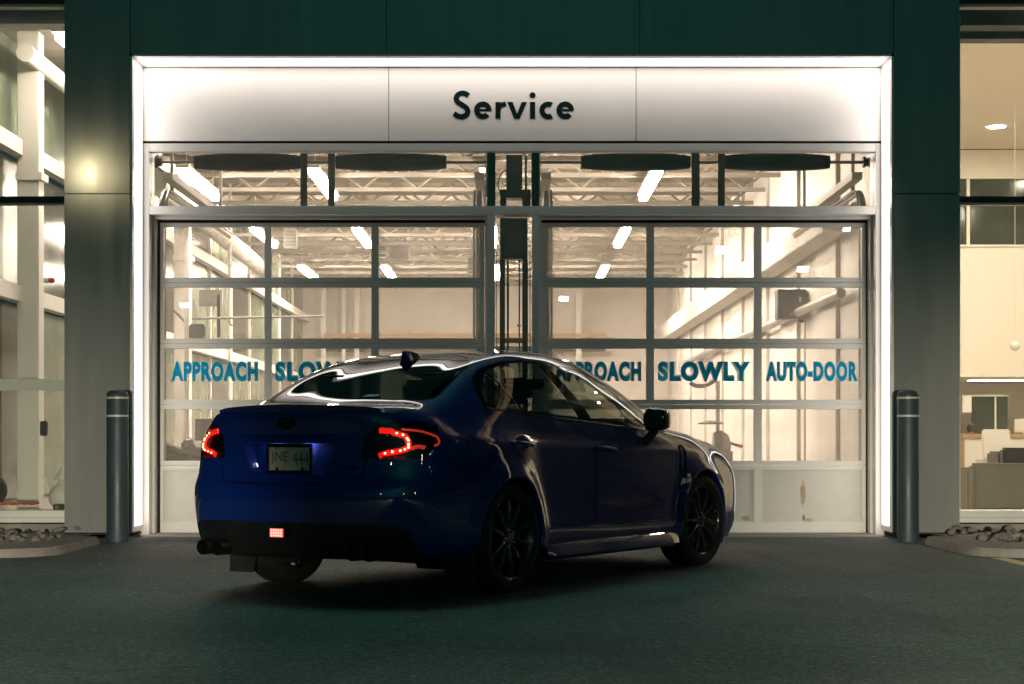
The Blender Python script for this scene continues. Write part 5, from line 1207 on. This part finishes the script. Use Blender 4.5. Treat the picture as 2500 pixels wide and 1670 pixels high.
# shark fin
fin = MB(); fr = []
for k in range(11):
    t = k / 10; x = .17 + .20 * t; hgt = .075 * (1 - t) ** .65 if t > .12 else .075 * (t / .12) ** .4 * .97; wd = .032 * (1 - .55 * t) * (.55 + .45 * math.sin(math.pi * min(1, t * 2 + .2)))
    zr = SKIN.ray_cast(Vector((x, 0, 3)), Vector((0, 0, -1)))[0].z - .004
    fr.append([(x, -wd, zr), (x - .02 * (1 - t), -wd * .55, zr + hgt * .6), (x - .035 * (1 - t), 0, zr + hgt), (x - .02 * (1 - t), wd * .55, zr + hgt * .6), (x, wd, zr)])
for p, q in zip(fr[:-1], fr[1:]):
    for k in range(4): fin.quad(p[k], q[k], q[k + 1], p[k + 1])
n = len(fin.v); fin.v += fr[0]; fin.f.append(tuple(range(n, n + 5)))
fin.build('antenna_fin', M['paint'], car, smooth=50)
# rear window sticker
p0 = SKIN.ray_cast(Vector((-.44, -.13, 3)), Vector((0, 0, -1))); nn = p0[1]; tx = Vector((0, -1, 0)); tz = nn.cross(tx) * -1
if tz.z < 0: tz = -tz
mb = MB(); c = p0[0] + nn * .004; mb.quad(c, c + tx * .10, c + tx * .11 + tz * .035, c + tx * .02 + tz * .035); mb.build('sticker', M['plate'], car)

# wheels
def wheel_meshes():
    hw = .118
    prof = [(.236, -hw + .012), (.262, -hw), (.298, -hw + .003), (.314, -hw + .016), (.322, -hw + .032), (.3235, -.03), (.3235, .03), (.322, hw - .032), (.314, hw - .016), (.298, hw - .003), (.262, hw), (.236, hw - .012)]
    ty_ = MB().lathe(prof, 'y', 72, close=False).mesh('tyre', M['tyre'], smooth=50)
    rimp = [(.244, -.104), (.240, -.112), (.233, -.108), (.226, -.095), (.214, -.03), (.21, .05), (.225, .10), (.238, .106)]
    ri = MB().lathe(rimp, 'y', 64)
    # five pairs of thin spokes, hub and cap
    for k in range(5):
        for d_ in (-13, 13):
            a = R(72 * k + 90); b = a + R(d_ * .75); hub = Vector((.055 * math.cos(a + R(d_ * 1.2)), 0, .055 * math.sin(a + R(d_ * 1.2)))); tip = Vector((.229 * math.cos(b + R(d_ * .45)), 0, .229 * math.sin(b + R(d_ * .45))))
            u = (tip - hub).normalized(); v = Vector((-u.z, 0, u.x)); st = []
            for t in (0, .3, .65, 1):
                p = hub.lerp(tip, t); w_ = .017 - .006 * t; yo = -.088 - .010 * math.sin(t * 2.6) - .008 * t
                st.append([p - v * w_ + Vector((0, yo + .010, 0)), p - v * w_ * .35 + Vector((0, yo, 0)), p + v * w_ * .35 + Vector((0, yo, 0)), p + v * w_ + Vector((0, yo + .010, 0)), p + v * w_ + Vector((0, yo + .035, 0)), p - v * w_ + Vector((0, yo + .035, 0))])
            for A_, B_ in zip(st[:-1], st[1:]):
                for q in range(6): ri.quad(A_[q], A_[(q + 1) % 6], B_[(q + 1) % 6], B_[q])
    ri.lathe([(0, -.092), (.03, -.092), (.034, -.088), (.05, -.088), (.068, -.08), (.072, -.05), (0, -.05)], 'y', 40)
    rim_ = ri.mesh('rim', M['rim'], smooth=35)
    nut = MB()
    for k in range(5): a = R(72 * k + 54); nut.lathe([(0, -.096), (.006, -.096), (.009, -.09), (.009, -.076)], 'y', 8, (.050 * math.cos(a), 0, .050 * math.sin(a)))
    nt_ = nut.mesh('wheel_nuts', M['chrome'])
    ds = MB().lathe([(.07, -.03), (.158, -.03), (.158, -.008), (.07, -.008)], 'y', 40, close=True).mesh('brake_disc', M['disc'], smooth=30)
    cp = MB().prism([(.10 * math.cos(R(a)), .10 * math.sin(R(a))) for a in range(-40, 41, 10)] + [(.175 * math.cos(R(a)), .175 * math.sin(R(a))) for a in range(40, -41, -10)], .07, lambda a, b, t: (a, t - .06, b)).mesh('caliper', M['dkmetal'])
    return ty_, rim_, nt_, ds, cp
wm = wheel_meshes()
for wx in WX:
    for s in (-1, 1):
        w_ = empty('wheel', (wx, s * .775, WZ - .001)); w_.parent = car
        w_.rotation_euler = (0, 0, 0 if s < 0 else math.pi)
        if wx > 1: w_.rotation_euler.z += R(-4)
        for me in wm:
            o = new_obj(me.name, me, w_)
            if me.name in ('rim', 'wheel_nuts'): o.rotation_euler = (0, R(14 if wx < 1 else 40), 0)
# cabin: seats, dashboard, wheel, floor
def seat(x, y, w_):
    t_ = empty('seat', (x, y, .32)); t_.parent = car
    box_obj('cushion', M['cabin'], t_, -.24, .28, -w_, w_, .08, .24, .05)
    o = box_obj('backrest', M['cabin'], t_, -.07, .07, -w_, w_, 0, .60, .05); o.location = (-.24, 0, .17); o.rotation_euler = (0, R(-17), 0)
    o = box_obj('headrest', M['cabin'], t_, -.05, .05, -.12, .12, 0, .17, .04); o.location = (-.44, 0, .80); o.rotation_euler = (0, R(-12), 0)
for y in (-.37, .37): seat(1.35, y, .25); seat(.42, y, .30)
dsh = box_obj('dashboard', M['cabin'], car, 1.95, 2.35, -.68, .68, .62, .90, .06)
sw = empty('steering_wheel', (1.80, .36, .88)); sw.parent = car; sw.rotation_euler = (0, R(-25), 0)
MB().tube([(0, .185 * math.cos(a), .185 * math.sin(a)) for a in np.linspace(0, 2 * math.pi, 33)], .015, 8, False).build('ring', M['cabin'], sw, smooth=True); box_obj('hub', M['cabin'], sw, -.02, .05, -.17, .17, -.04, .04, .01)
box_obj('parcel_shelf', M['cabin'], car, -.50, .05, -.62, .62, .98, 1.0); box_obj('cabin_floor', M['cabin'], car, -.3, 2.6, -.70, .70, .215, .26)
box_obj('rear_mirror', M['cabin'], car, 1.70, 1.73, -.11, .11, 1.24, 1.31, .01)
bm.free()
